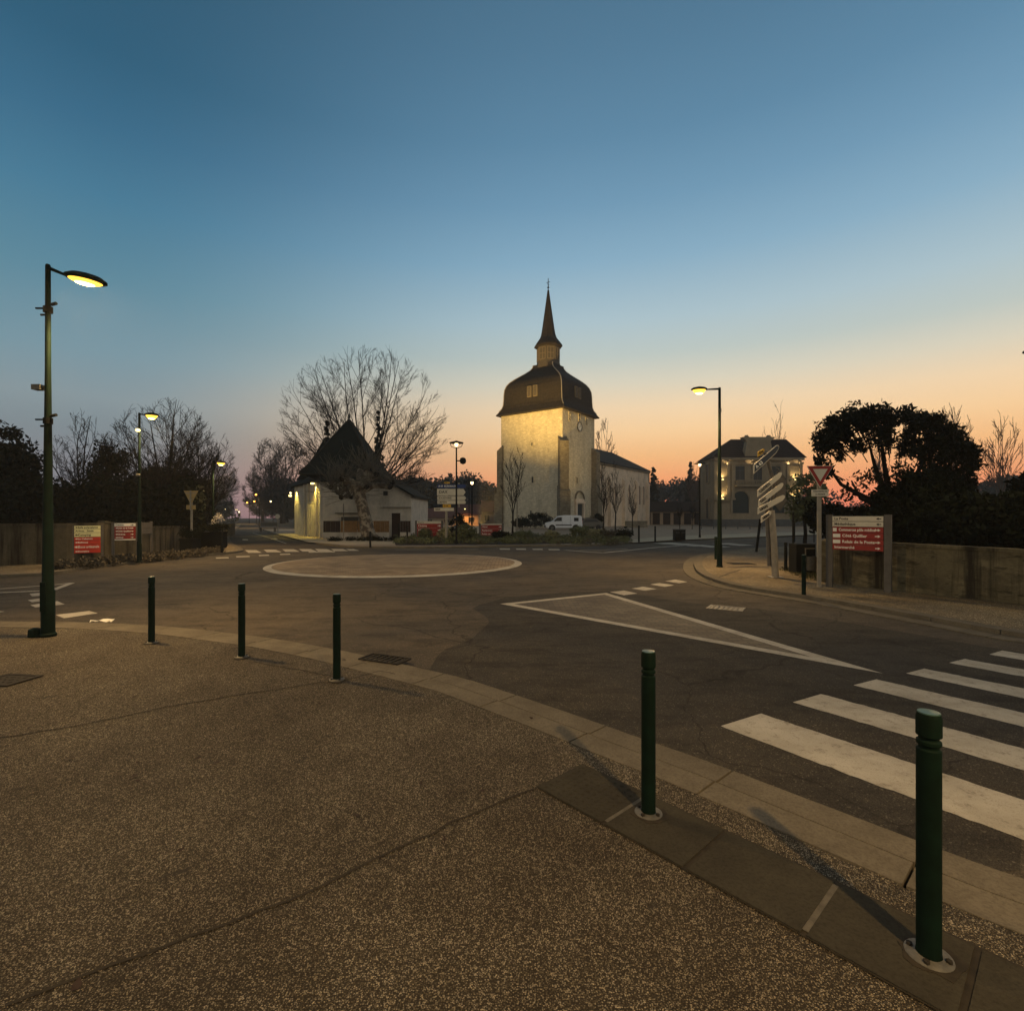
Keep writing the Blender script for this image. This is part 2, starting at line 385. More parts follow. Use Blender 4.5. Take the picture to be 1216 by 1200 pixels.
def text(s, size, m, parent, loc, rot=(R(90), 0, 0), align='LEFT', name='lettering', bold=0.0, sx=1.0):
    cu = bpy.data.curves.new(name, 'FONT'); cu.body = s; cu.size = size; cu.align_x = align; cu.align_y = 'CENTER'; cu.extrude = .002; cu.offset = bold; cu.resolution_u = 2
    t = bpy.data.objects.new('tmp', cu); COL.objects.link(t)
    dg = bpy.context.evaluated_depsgraph_get()
    me = bpy.data.meshes.new_from_object(t.evaluated_get(dg)); bpy.data.objects.remove(t); me.materials.clear(); me.materials.append(m)
    o = bpy.data.objects.new(name, me); COL.objects.link(o); o.parent = parent; o.location = loc; o.rotation_euler = rot; o.scale = (sx, 1, 1)
    return o
def spot(parent, loc, energy, color=SODIUM, size=160, blend=.6, r=.12, aim=None, name='bulb'):
    l = bpy.data.lights.new(name, 'SPOT'); l.energy = energy; l.color = color; l.spot_size = R(size); l.spot_blend = blend; l.shadow_soft_size = r
    o = bpy.data.objects.new(name, l); COL.objects.link(o); o.location = loc
    if parent: o.parent = parent
    if aim is not None: o.rotation_euler = (Vector(aim)-Vector(loc)).to_track_quat('-Z', 'Y').to_euler()
    return o
def point(parent, loc, energy, color=SODIUM, r=.1):
    l = bpy.data.lights.new('bulb', 'POINT'); l.energy = energy; l.color = color; l.shadow_soft_size = r
    o = bpy.data.objects.new('bulb', l); COL.objects.link(o); o.location = loc
    if parent: o.parent = parent
    return o
def smooth_line(pts, k=6):
    pts = [Vector(p) for p in pts]; out = []
    for i in range(len(pts)-1):
        p0 = pts[max(i-1, 0)]; p1 = pts[i]; p2 = pts[i+1]; p3 = pts[min(i+2, len(pts)-1)]
        for j in range(k):
            t = j/k
            out.append(.5*((2*p1)+(p2-p0)*t+(2*p0-5*p1+4*p2-p3)*t*t+(3*p1-p0-3*p2+p3)*t**3))
    out.append(pts[-1]); return out
def offset(line, d):      # offset to the left of the walking direction
    out = []
    for i, p in enumerate(line):
        t = (line[min(i+1, len(line)-1)]-line[max(i-1, 0)]); t.z = 0; t.normalize()
        out.append(Vector((p.x-t.y*d, p.y+t.x*d, 0)))
    return out
def resample(line, step):
    out = [line[0].copy()]; acc = 0
    for a, b in zip(line, line[1:]):
        l = (b-a).length; 
        while acc+l >= step:
            t = (step-acc)/l; a = a.lerp(b, t); out.append(a.copy()); l = (b-a).length; acc = 0
        acc += l
    if (out[-1]-line[-1]).length > .01: out.append(line[-1].copy())
    return out
def kerb_strip(mb, line, d0, d1, z, zl, stone=1.0, gap=.006, sub=5):
    """stones laid along the line between two offsets"""
    pts = resample(line, stone/sub); a = offset(pts, d0); b = offset(pts, d1)
    i = 0
    while i < len(pts)-1:
        j = min(i+sub, len(pts)-1)
        A = [v.copy() for v in a[i:j+1]]; B = [v.copy() for v in b[i:j+1]]
        if len(A) > 1:
            for S in (A, B):
                t = (S[1]-S[0]).normalized()*gap; S[0] += t
                t = (S[-1]-S[-2]).normalized()*gap; S[-1] -= t
        n = len(A)
        vs = [(p.x, p.y, z) for p in A]+[(p.x, p.y, z) for p in B]+[(p.x, p.y, zl) for p in A]+[(p.x, p.y, zl) for p in B]
        fs = []
        for k in range(n-1):
            fs += [(k, k+1, n+k+1, n+k), (k, k+1, 2*n+k+1, 2*n+k), (n+k, n+k+1, 3*n+k+1, 3*n+k)]
        fs += [(0, n, 3*n, 2*n), (n-1, 2*n-1, 4*n-1, 3*n-1)]
        mb.add(vs, fs); i = j
# ------------------------------------------------------------------ ground, roads, pavements
def sheet(name, poly, z, m, skirt=None):
    mb = MB(); n = len(poly)
    if skirt is None: mb.add([(p[0], p[1], z) for p in poly], [tuple(range(n))])
    else: mb.prism([(p[0], p[1]) for p in poly], skirt, z)
    return struct(name, mb, m)
mb = MB(); S = 540
mb.add([(-S, -150, -.06), (S, -150, -.06), (S, 490, -.06), (-S, 490, -.06)], [(0, 1, 2, 3)])
struct('ground', mb, M['ground'])
sheet('road', [(-60, -30), (60, -30), (60, 62), (-22, 62), (-18, 47), (-25, 62), (-150, 300), (-158, 300), (-36, 62), (-60, 62)], 0, M['asphalt'])

rj = random.Random(5)
def wobble(pts, amp=.012, step=.12):
    pts = resample([Vector(p) for p in pts], step)
    return [p+Vector((rj.uniform(-amp, amp), rj.uniform(-amp, amp), 0)) for p in pts]
DARKPATCH = [(505, 800), (520, 776), (560, 757), (585, 737), (560, 722), (600, 709), (690, 702), (740, 703), (820, 716), (900, 722), (1000, 738), (1216, 775), (1216, 1060), (1015, 985), (843, 918), (740, 882), (680, 862), (600, 832)]
near_px = [(0, 737.3), (90, 738.5), (160, 741.3), (230, 746.5), (282.7, 753), (320, 757.5), (360, 764), (404, 772), (434, 778.5), (482, 789.5), (520, 798), (560, 808), (600, 821), (680, 848), (762, 877), (843, 905), (1015, 970), (1216, 1044)]
near = [Vector((-30, 10.0, 0)), Vector((-22, 9.2, 0)), Vector((-16, 8.8, 0)), Vector((-12, 8.6, 0)), Vector((-10, 8.48, 0))]+[G(p[0], p[1], .045) for p in near_px]+[Vector((3.3, 1.55, 0)), Vector((4.6, .3, 0)), Vector((6.4, -1.3, 0)), Vector((12, -6, 0))]
near = smooth_line(near, 5)
np_ = wobble([G(*p) for p in DARKPATCH+DARKPATCH[:1]], .03, .35)
sheet('dark_road_patch', [(p.x, p.y) for p in np_[:-1]], .002, M['asphalt_dark'])  # darker asphalt patch; its tone partly stands in for fading lamp light
mb = MB(); kerb_strip(mb, near, 0, -.215, .048, -.05, 1.0, .008)
struct('kerb', mb, M['kerb'])
mb = MB(); kerb_strip(mb, near, -.245, -.46, .06, -.05, 1.0, .008)
struct('kerb', mb, M['kerb'])
jl = offset(near, -.338); mb = MB()      # mortar bed seen in the joints
a = offset(near, -.02); b = offset(near, -.44)
for i in range(len(a)-1): mb.add([(a[i].x, a[i].y, .006), (a[i+1].x, a[i+1].y, .006), (b[i+1].x, b[i+1].y, .006), (b[i].x, b[i].y, .006)], [(0, 1, 2, 3)])
struct('kerb_bedding', mb, M['joint'])
inner = wobble(offset(near, -.46), .018, .09)
# the pavement sheet, with the dark slab strip and the expansion joints laid on it
sheet('pavement', [(p.x, p.y) for p in inner]+[(12, -30), (-30, -30)], .056, M['aggregate'], -.05)
def ribbon(mb, pts, wd, z):
    for a, b in zip(pts, pts[1:]):
        d = (b-a); d.z = 0; d.normalize(); n = Vector((-d.y, d.x, 0))*wd/2
        mb.add([(a.x-n.x, a.y-n.y, z), (b.x-n.x, b.y-n.y, z), (b.x+n.x, b.y+n.y, z), (a.x+n.x, a.y+n.y, z)], [(0, 1, 2, 3)])
mb = MB()
for line in ([G(-60, 884, .06), G(100, 860, .06), G(200, 838, .06), G(300, 822, .06), G(385, 809, .06)],
             [G(636, 934, .06), G(540, 975, .06), G(440, 1022, .06), G(385, 1052, .06), G(200, 1120, .06), G(0, 1196, .06)],
             [G(404, 809, .06), G(450, 796, .06), G(470, 800, .06)],
             [G(300, 785, .06), G(395, 802, .06)]):
    ribbon(mb, wobble(line), .015, .0605)
struct('pavement_joint', mb, M['joint'])
# dark slab strip under the bollards
A0 = G(636, 934, .06); A1 = Vector((A0.x+1.85, A0.y-2.06, 0)); d = (A1-A0); d.z = 0; Ls = d.length; d.normalize(); n = Vector((-d.y, d.x, 0))
ribs = MB(); ribs.cur = 0; pos = 0; k = 0; W0 = .44
cem = MB(); full = 4.2
q = [A0, A0+d*full, A0+d*full+n*(W0+.02), A0+n*W0]
cem.add([(p.x, p.y, .0605) for p in q], [(0, 1, 2, 3)])
struct('slab_bedding', cem, M['joint'])
cj = MB()
while pos < full-.5:
    l = .46 if k % 2 else .5
    if k in (1, 3, 5, 7): c0 = [A0+d*(pos-.014)+n*.03, A0+d*(pos+.012)+n*.03, A0+d*(pos+.012)+n*(W0*.93), A0+d*(pos-.014)+n*(W0*.93)]; cj.add([(p.x, p.y, .0645) for p in c0], [(0, 1, 2, 3)])
    q = [A0+d*(pos+.012)+n*.008, A0+d*(pos+l)+n*.008, A0+d*(pos+l)+n*(W0-.01), A0+d*(pos+.012)+n*(W0-.01)]
    ribs.prism([(p.x, p.y) for p in q], .05, .066)
    if k == 0:
        for i in range(9):
            for j in range(8):
                p = A0+d*(.05+i*.05)+n*(.04+j*.05)
                ribs.lathe([(.012, .0), (.008, .004)], 8, (p.x, p.y, .066))
    pos += l+.012; k += 1
struct('paving_slabs', ribs, M['slab']); struct('slab_mortar', cj, M['cement'])

# ---- right-hand pavement corner
right_px = [(1216, 764), (1080, 739), (960, 716), (863, 700), (832, 691), (817, 683.5), (811.5, 676), (813, 668), (822, 661.5), (840, 657), (868, 653.6), (898, 651), (960, 648.2), (1050, 646)]
rl = [Vector((15, 4.4, 0)), Vector((12, 4.75, 0)), Vector((10, 5.3, 0)), Vector((8.3, 6.1, 0))]+[G(*p) for p in right_px]+[Vector((34, 28.6, 0)), Vector((60, 28, 0))]
rl = smooth_line(rl, 5)        # walking away then to the right: the pavement lies on the right (-)
mb = MB(); kerb_strip(mb, rl, 0, -.33, .018, -.05, 1.0, .006); struct('kerb', mb, M['kerb'])
mb = MB(); kerb_strip(mb, rl, -.35, -.62, .085, -.05, 1.0, .006); struct('kerb', mb, M['kerb'])
mb = MB(); a = offset(rl, -.02); b = offset(rl, -.6)
for i in range(len(a)-1): mb.add([(a[i].x, a[i].y, .006), (a[i+1].x, a[i+1].y, .006), (b[i+1].x, b[i+1].y, .006), (b[i].x, b[i].y, .006)], [(0, 1, 2, 3)])
struct('kerb_bedding', mb, M['joint'])
inr = offset(rl, -.62)
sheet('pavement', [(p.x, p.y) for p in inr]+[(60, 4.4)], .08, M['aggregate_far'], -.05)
mb = MB()
for line in ([G(880, 672, .08), G(905, 672.5, .08), G(925, 673, .08)], [G(840, 690, .08), G(880, 676, .08)], [G(905, 686, .08), G(985, 690, .08)], [G(870, 668, .08), G(888, 668, .08)]):
    ribbon(mb, wobble(line, .02), .04, .0845)
struct('pavement_joint', mb, M['joint'])

# ---- left far pavement
left_px = [(0, 686), (100, 676), (165, 669), (215, 662.5), (262, 658.5), (283, 656.3), (289, 654), (283, 650.5), (276.5, 646), (272.5, 640), (274, 634.5), (281, 629.5)]
ll = [Vector((-40, 12.6, 0)), Vector((-24, 13.4, 0))]+[G(*p) for p in left_px]
ll = smooth_line(ll, 5)
far_l = [Vector((-60, 118, 0)), Vector((-158, 305, 0))]
mb = MB(); kerb_strip(mb, ll+[Vector((-62, 118, 0))], 0, .24, .085, -.05, 1.0, .006); struct('kerb', mb, M['kerb'])
inl = offset(ll, .235)
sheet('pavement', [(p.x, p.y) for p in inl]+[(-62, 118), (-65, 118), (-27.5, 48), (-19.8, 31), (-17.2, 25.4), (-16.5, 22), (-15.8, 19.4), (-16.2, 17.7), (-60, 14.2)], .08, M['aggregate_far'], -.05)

# ---- far pavements: before the house, and the plaza before the church
house_px = [(312, 629.2), (326, 634.3), (345, 639.5), (358, 642.4), (372, 645), (392, 648), (420, 650.2), (480, 650.6), (550, 650.4), (600, 649.2), (650, 648.6), (690, 648.4), (722, 647.4), (748, 645), (770, 643.8), (800, 642.4), (840, 640.6), (900, 638.4), (1000, 634.5)]
hl = [G(*p) for p in house_px]+[Vector((60, 44, 0))]
hl = smooth_line(hl, 4)
mb = MB(); kerb_strip(mb, hl, 0, .22, .085, -.05, 1.0, .008); struct('kerb', mb, M['kerb'])
inh = offset(hl, .215)
sheet('plaza', [(p.x, p.y) for p in inh]+[(60, 140), (-14, 140), (-20, 66), (-29.5, 66)], .08, M['plaza'], -.05)
# paler walk along the far road on the right
q = [G(752, 644.2, .08), G(800, 641.2, .08), G(840, 639.5, .08), G(900, 637.2, .08), G(1000, 633.5, .08), G(1000, 630.5, .08), G(900, 632.8, .08), G(840, 635, .08), G(800, 636.5, .08), G(745, 640.5, .08)]
sheet('footpath', [(p.x, p.y) for p in q], .086, M['palegravel'])
q = [G(366, 643.5, .08), G(330, 634, .08), G(345, 633, .08), G(385, 640.5, .08), G(470, 642.5, .08), G(478, 646.5, .08), G(410, 646.5, .08)]
sheet('footpath', [(p.x, p.y) for p in q], .086, M['palegravel'])
# pavement on the far side of the left road continues beside the house
q = [G(470, 647.5, .08), G(600, 646.8, .08), G(745, 643.5, .08), G(745, 638.5, .08), G(640, 635, .08), G(600, 634, .08), G(520, 637, .08), G(466, 640, .08)]
bed_poly = q
sheet('planting_bed', [(p.x, p.y) for p in q], .09, M['mulch'])

# ---- mini roundabout
RC = Vector((-4.12, 18.75, 0)); RR = 4.48
mb = MB(); prof = [(RR, .004), (RR-.08, .02), (RR-.26, .03)]
nseg = 96; vs = []; fs = []
for r, z in prof:
    for k in range(nseg): a = 2*PI*k/nseg; vs.append((RC.x+r*math.cos(a), RC.y+r*math.sin(a), z))
for i in range(2):
    for k in range(nseg): fs.append((i*nseg+k, i*nseg+(k+1) % nseg, (i+1)*nseg+(k+1) % nseg, (i+1)*nseg+k))
mb.add(vs, fs); struct('roundabout_ring', mb, M['paint'])
mb = MB(); prof = [(RR-.26, .0), (RR-.27, .03), (RR-1.2, .075), (RR-2.6, .105), (.02, .12)]
mb.lathe(prof, nseg, (RC.x, RC.y, 0)); struct('roundabout_dome', mb, M['setts'])

# ---- painted markings
mk = MB()
def quad(*pp, z=.004): mk.add([(G(*p).x, G(*p).y, z) for p in pp], [(0, 1, 2, 3)])
def wline(pts, wd): ribbon(mk, [G(*p) for p in pts], wd, .004)
# splitter island in front
T1, T2, T3 = G(594, 717), G(720, 704), G(1049, 800)
def tri_frame(T, w_):
    cen = (T[0]+T[1]+T[2])/3
    inn = []
    for i in range(3):
        p, a, b = T[i], T[i-1], T[(i+1) % 3]
        u = (a-p).normalized(); v = (b-p).normalized(); bis = (u+v).normalized(); s = math.sin(u.angle(v)/2)
        inn.append(p+bis*(w_/s))
    return inn
TI = tri_frame([T1, T2, T3], .17)
for i in range(3):
    j = (i+1) % 3; T = [T1, T2, T3]
    mk.add([(T[i].x, T[i].y, .006), (T[j].x, T[j].y, .006), (TI[j].x, TI[j].y, .006), (TI[i].x, TI[i].y, .006)], [(0, 1, 2, 3)])
mi_ = MB(); mi_.add([(p.x, p.y, .005) for p in TI], [(0, 1, 2)]); 
struct('traffic_island_paving', mi_, M['setts2'])
quad((724, 703), (741, 701), (757, 704.6), (741, 706.6)); quad((750, 698.7), (763.5, 696.5), (780, 699.2), (766, 701.2))
quad((772, 693.8), (783, 692), (800.5, 694.8), (789.5, 696.7)); quad((790, 689.8), (802, 688), (816.6, 690.8), (806.7, 692.5))
# near zebra: stripes 0.5 m wide running to the right
z0 = [((855, 862), (903, 847)), ((942, 834), (975, 824)), ((1013, 813.5), (1040, 806.5)), ((1076, 799.5), (1098, 794)), ((1127, 787), (1146, 782.5)), ((1175, 777), (1190, 772.5))]
dirs = (G(1216, 998)-G(855, 862)).normalized()
for a, b in z0:
    A_, B_ = G(*a), G(*b); u = dirs*3.6
    E1 = wobble([A_, A_+u], .007, .06); E2 = wobble([B_, B_+u], .007, .06); nE = min(len(E1), len(E2))
    mk.add([(p.x, p.y, .004) for p in E1[:nE]]+[(p.x, p.y, .004) for p in E2[:nE]], [(i, i+1, nE+i+1, nE+i) for i in range(nE-1)])
# left arm
quad((35, 705), (60, 702.5), (65, 706), (38, 708)); quad((33, 712.5), (56, 709.5), (66, 712), (38, 715)); quad((36, 718.5), (68, 713.5), (77, 717.5), (42, 721)); quad((66, 730), (106, 725.3), (116, 728), (76, 734))
quad((-30, 728), (-8, 725), (6, 726), (-20, 730))
ribbon(mk, [G(-60, 703), G(0, 699), G(50, 695.5), G(67, 694), G(85, 691.8)], .11, .004)
ribbon(mk, [G(-60, 707), G(0, 703.5), G(40, 701.8), G(63, 700.5), G(72, 697), G(85, 692)], .14, .004)
# zebra over the left road
for x0, x1, ya, yb in ((293, 308, 653, 656.2), (315, 331.5, 652.5, 655.6), (337, 353, 652, 655), (357, 373, 651.8, 654.6), (376, 392, 651.7, 654.4), (395, 411, 651.7, 654.2), (413, 424, 651.8, 653.8)):
    quad((x0-2, ya), (x1-4, ya), (x1+3, yb), (x0+2, yb))
for x0, x1, y in ((256, 272, 662.3), (280, 297, 660.8), (307, 320, 659.4), (332, 345, 658), (366, 398, 655.2)):
    quad((x0, y-.5), (x1-1, y-.9), (x1, y+.3), (x0+1, y+.8))
ribbon(mk, [G(340, 645.2), G(325, 640), G(300, 632.5)], .10, .004)
quad((288, 640), (294, 640), (295, 641.4), (288, 641.4)); quad((321, 638.8), (328, 638.8), (330, 640), (322, 640))
# far side: give-way dashes, splitter outline, zebra to the right
for x0, x1, y in ((593, 605, 651.8), (612.5, 624, 651.9), (632, 644, 652.1), (651, 664, 652.4)):
    quad((x0, y-.7), (x1, y-.7), (x1+1, y+.7), (x0+1, y+.7))
ribbon(mk, [G(671, 653), G(690, 654.6), G(716, 656.3), G(745, 653.4), G(780, 649.8), G(812, 647.4)], .22, .005)
ribbon(mk, [G(688, 653.4), G(716, 652.9), G(745, 651.5)], .12, .004)
ribbon(mk, [G(470, 652.6), G(520, 652.3), G(568, 652)], .12, .004)
for x0, x1, ya, yb in ((775, 812, 644.6, 645.9), (792, 830, 645.9, 647.1), (810, 848, 647.2, 648.6), (830, 868, 648.4, 649.9), (864, 896, 646.6, 647.8), (845, 880, 645.2, 646.3)):
    quad((x0, ya), (x1-14, ya-.5), (x1, yb-.5), (x0+14, yb))
struct('road_markings', mk, M['paint'])

# ---- manhole covers, drain, litter
def plate(name, label, px, py, wx, wy, rz, m, z=.006, cat='manhole cover'):
    g = G(px, py, z); t = thing(name, label, cat, (g.x, g.y, z), rz)
    fr = MB()
    for s in (-1, 1):
        fr.box((s*(wx/2-.02), 0, .004), (.04, wy, .01)); fr.box((0, s*(wy/2-.02), .004), (wx-.08, .04, .01))
    fr.build('rim', m, t)
    pl = MB().box((0, 0, .001), (wx-.09, wy-.09, .006))
    nx = max(3, int(wx/.09)); ny = max(3, int(wy/.09))
    for i in range(nx):
        for j in range(ny):
            pl.box(((i+.5)/nx*(wx-.12)-(wx-.12)/2, (j+.5)/ny*(wy-.12)-(wy-.12)/2, .006), (.04, .02, .005), R(45 if (i+j) % 2 else -45))
    pl.build('plate', m, t); return t
M['iron'] = mat('cast_iron', (.035, .031, .026), .85, spec=.15, noise=.4, nscale=20)
M['ironpale'] = mat('worn_iron', (.19, .17, .14), .6, noise=.4, nscale=20)
plate('manhole_cover', 'pale square manhole cover in the road beside the paved triangle', 862, 722, .62, .45, R(-32), M['ironpale'], .006)
plate('manhole_cover', 'dark rectangular iron cover in the gravelly pavement left of the foreground', 10, 807, .42, .34, R(-9), M['iron'], .062)
plate('manhole_cover', 'dark cover in the pale pavement by the tilted signs', 880, 669, .8, .6, R(0), M['iron'], .084)
g = G(458, 784.5, .02); t = thing('drain_grate', 'black slotted drain grate set in the kerb gutter', 'drain grate', (g.x+.0, g.y-.04, .05), R(-24)); t.scale = (.72, .74, 1)
fr = MB()
for s in (-1, 1): fr.box((s*.37, 0, .005), (.03, .36, .02)); fr.box((0, s*.165, .005), (.71, .03, .02))
fr.build('frame', M['iron'], t)
br = MB()
for i in range(7): br.box((-.30+i*.1, 0, .002), (.045, .30, .014), R(0))
br.build('bars', M['iron'], t)
MB().box((0, 0, -.012), (.7, .3, .004)).build('pit', M['dark'], t)
rp = random.Random(2); mb = MB(); g = G(121, 738.5, .03)
vs = []; 
for i in range(7):
    for j in range(4): vs.append((g.x+(i-3)*.055+rp.uniform(-.01, .01), g.y+(j-1.5)*.04+rp.uniform(-.01, .01), .03+rp.uniform(0, .05)))
mb.add(vs, [(i*4+j, (i+1)*4+j, (i+1)*4+j+1, i*4+j+1) for i in range(6) for j in range(3)])
tag(mb.build('crumpled_paper', M['paper']), 'scrap of crumpled white paper lying on the kerb gutter', 'litter')
# dead leaves scattered on the near pavement
mb = MB(); rr = random.Random(12)
for i in range(46):
    x = rr.uniform(-4.5, 1.4); y = rr.uniform(1.7, 6.0)
    if (y > 4.2 and x > -.3) or (x > .2 and y > 2.4): continue
    a = rr.uniform(0, 6.28); s = rr.uniform(.012, .03)
    p = [(x+s*math.cos(a+t)*k_, y+s*math.sin(a+t)*k_, .063+rr.uniform(0, .008)) for t, k_ in ((0, 1.3), (1.2, .6), (2.6, .8), (3.6, 1), (4.6, .7), (5.5, .6))]
    mb.add(p, [tuple(range(6))])
tag(mb.build('fallen_leaves', M['wood_dark']), 'small dark dead leaves scattered on the gravelly pavement', 'leaves', kind='stuff')
# ------------------------------------------------------------------ trees
class Arr:      # fast accumulation of quads / prisms
    def __init__(s): s.v = []; s.f = []; s.n = 0
    def add(s, V, Fc): s.v.append(V); s.f.append(Fc+s.n); s.n += len(V)
    def build(s, name, m, parent=None):
        V = np.concatenate(s.v).astype(np.float32); Fc = np.concatenate(s.f).astype(np.int32)
        me = bpy.data.meshes.new(name); me.vertices.add(len(V)); me.vertices.foreach_set('co', V.ravel())
        k = Fc.shape[1]; me.loops.add(Fc.size); me.loops.foreach_set('vertex_index', Fc.ravel())
        me.polygons.add(len(Fc)); me.polygons.foreach_set('loop_start', np.arange(0, Fc.size, k, dtype=np.int32))
        me.polygons.foreach_set('loop_total', np.full(len(Fc), k, dtype=np.int32))
        me.update(calc_edges=True); me.validate(); me.materials.append(m)
        o = bpy.data.objects.new(name, me); COL.objects.link(o); o.parent = parent; return o
def seg_mesh(name, segs, m, parent, n=4):
    S_ = np.array(segs, dtype=np.float64)          # p0 p1 r0 r1
    p0 = S_[:, 0:3]; p1 = S_[:, 3:6]; r0 = S_[:, 6]; r1 = S_[:, 7]
    d = p1-p0; d /= np.linalg.norm(d, axis=1)[:, None]+1e-9
    ref = np.where(np.abs(d[:, 2:3]) < .9, np.array([[0, 0, 1.]]), np.array([[1., 0, 0]]))
    a = np.cross(d, ref); a /= np.linalg.norm(a, axis=1)[:, None]+1e-9; b = np.cross(d, a)
    V = np.zeros((len(S_), 2*n, 3))
    for k in range(n):
        off = a*math.cos(2*PI*k/n)+b*math.sin(2*PI*k/n)
        V[:, k] = p0+off*r0[:, None]; V[:, n+k] = p1+off*r1[:, None]
    Fc = np.array([[k, (k+1) % n, n+(k+1) % n, n+k] for k in range(n)])
    Fc = (Fc[None]+(np.arange(len(S_))*2*n)[:, None, None]).reshape(-1, 4)
    A = Arr(); A.add(V.reshape(-1, 3), Fc); return A.build(name, m, parent)
def branching(rng, p, d, L, r, lvl, maxl, out, n=5, kids_=(2, 2), ang=(25, 50), ratio=(.5, .75), trop=.06, wig=.13, rmin=.012, start=.25, droop=0, env=None):
    step = L/n; p = np.array(p, float); d = np.array(d, float)
    for i in range(n):
        d = d+np.array([rng.gauss(0, wig), rng.gauss(0, wig), rng.gauss(0, wig)*.7+trop-droop*lvl]); d /= np.linalg.norm(d)
        p2 = p+d*step; ra = max(rmin, r*(1-.82*i/n)); rb = max(rmin, r*(1-.82*(i+1)/n))
        if env is not None:
            q = (p2-env[0])/env[1]
            if np.dot(q, q) > 1+rng.uniform(-.12, .10) and lvl > 0: return
        out.append((*p, *p2, ra, rb))
        if lvl < maxl and (i+1)/n > start:
            for _ in range(rng.randint(*kids_)):
                a = R(rng.uniform(*ang)); ph = rng.uniform(0, 2*PI)
                o = np.array([math.cos(ph), math.sin(ph), 0.]); o = o-d*np.dot(o, d)
                if np.linalg.norm(o) < .1: o = np.cross(d, [0, 0, 1.])
                o /= np.linalg.norm(o)
                d2 = d*math.cos(a)+o*math.sin(a)
                branching(rng, p2, d2, L*rng.uniform(*ratio)*(1-.35*i/n), rb*.6, lvl+1, maxl, out, max(3, n-1), kids_, ang, ratio, trop, wig, rmin, start, droop, env)
        p = p2
def bare_tree(name, label, base, H, W, seed, trunk_h=.28, limbs=6, fan=(12, 55), maxl=3, n=5, kids_=(2, 2), tr=None, m='bark', cat='tree', group=None, trop=.06, rmin=.014, lean=(0, 0), ratio=(.45, .7), ang=(22, 48), start=.2, wig=.06, low=None):
    rng = random.Random(seed); t = thing(name, label, cat, base, 0, group)
    tr = tr or H*.022
    th = H*trunk_h; mb = MB(); pts = [(0, 0, -.1), (rng.uniform(-.03, .03)*H*.3, 0, th*.35), (lean[0]*.5, lean[1]*.5, th*.7), (lean[0], lean[1], th)]
    mb.tube(pts, [tr*1.5, tr*1.08, tr, tr*.92], 9); mb.build('trunk', M[m], t, True)
    out = []; top = np.array([lean[0], lean[1], th]); lo_ = th*.55 if low is None else low
    env = (np.array([lean[0], lean[1], (H+lo_)/2]), np.array([W/2, W/2, (H-lo_)/2]))
    for k in range(limbs):
        ph = (PI*(k % 2)+rng.gauss(0, .55)) if limbs > 10 else 2*PI*k/limbs*2.4+rng.uniform(-.35, .35); a = R(fan[0]+(fan[1]-fan[0])*(k/max(1, limbs-1))**.8)
        if k == 0: a = R(4)
        d = np.array([math.sin(a)*math.cos(ph), math.sin(a)*math.sin(ph), math.cos(a)])
        Lk = 0.
        while Lk < 2*H and sum(((top+d*Lk-env[0])/env[1])**2) < 1.0: Lk += H*.02
        Lk = max(Lk, H*.12)*rng.uniform(.93, 1.0)
        branching(rng, top-np.array([0, 0, th*.12*rng.random()]), d, Lk, tr*(.5-.2*k/limbs), 1, maxl, out, n, kids_, ang, ratio, trop, wig, rmin, start, 0, env)
    seg_mesh('crown', out, M[m], t, 3); return t
def leaf_quads(rng, centers, radii, per, size, flat=.55):
    """leaf-sized quads in clumps"""
    nC = len(centers); n = nC*per
    u = rng.normal(size=(n, 3)); u /= np.linalg.norm(u, axis=1)[:, None]; rad = rng.random(n)**.4
    cc = np.repeat(centers, per, axis=0); rr = np.repeat(radii, per, axis=0)
    p = cc+u*rad[:, None]*rr
    a = rng.normal(size=(n, 3)); a /= np.linalg.norm(a, axis=1)[:, None]
    b = np.cross(a, rng.normal(size=(n, 3))); b /= np.linalg.norm(b, axis=1)[:, None]
    s = size*(.6+.8*rng.random(n))[:, None]
    V = np.stack([p-a*s, p+b*s*flat, p+a*s, p-b*s*flat], axis=1)
    Fc = np.arange(n*4).reshape(-1, 4); return V.reshape(-1, 3), Fc
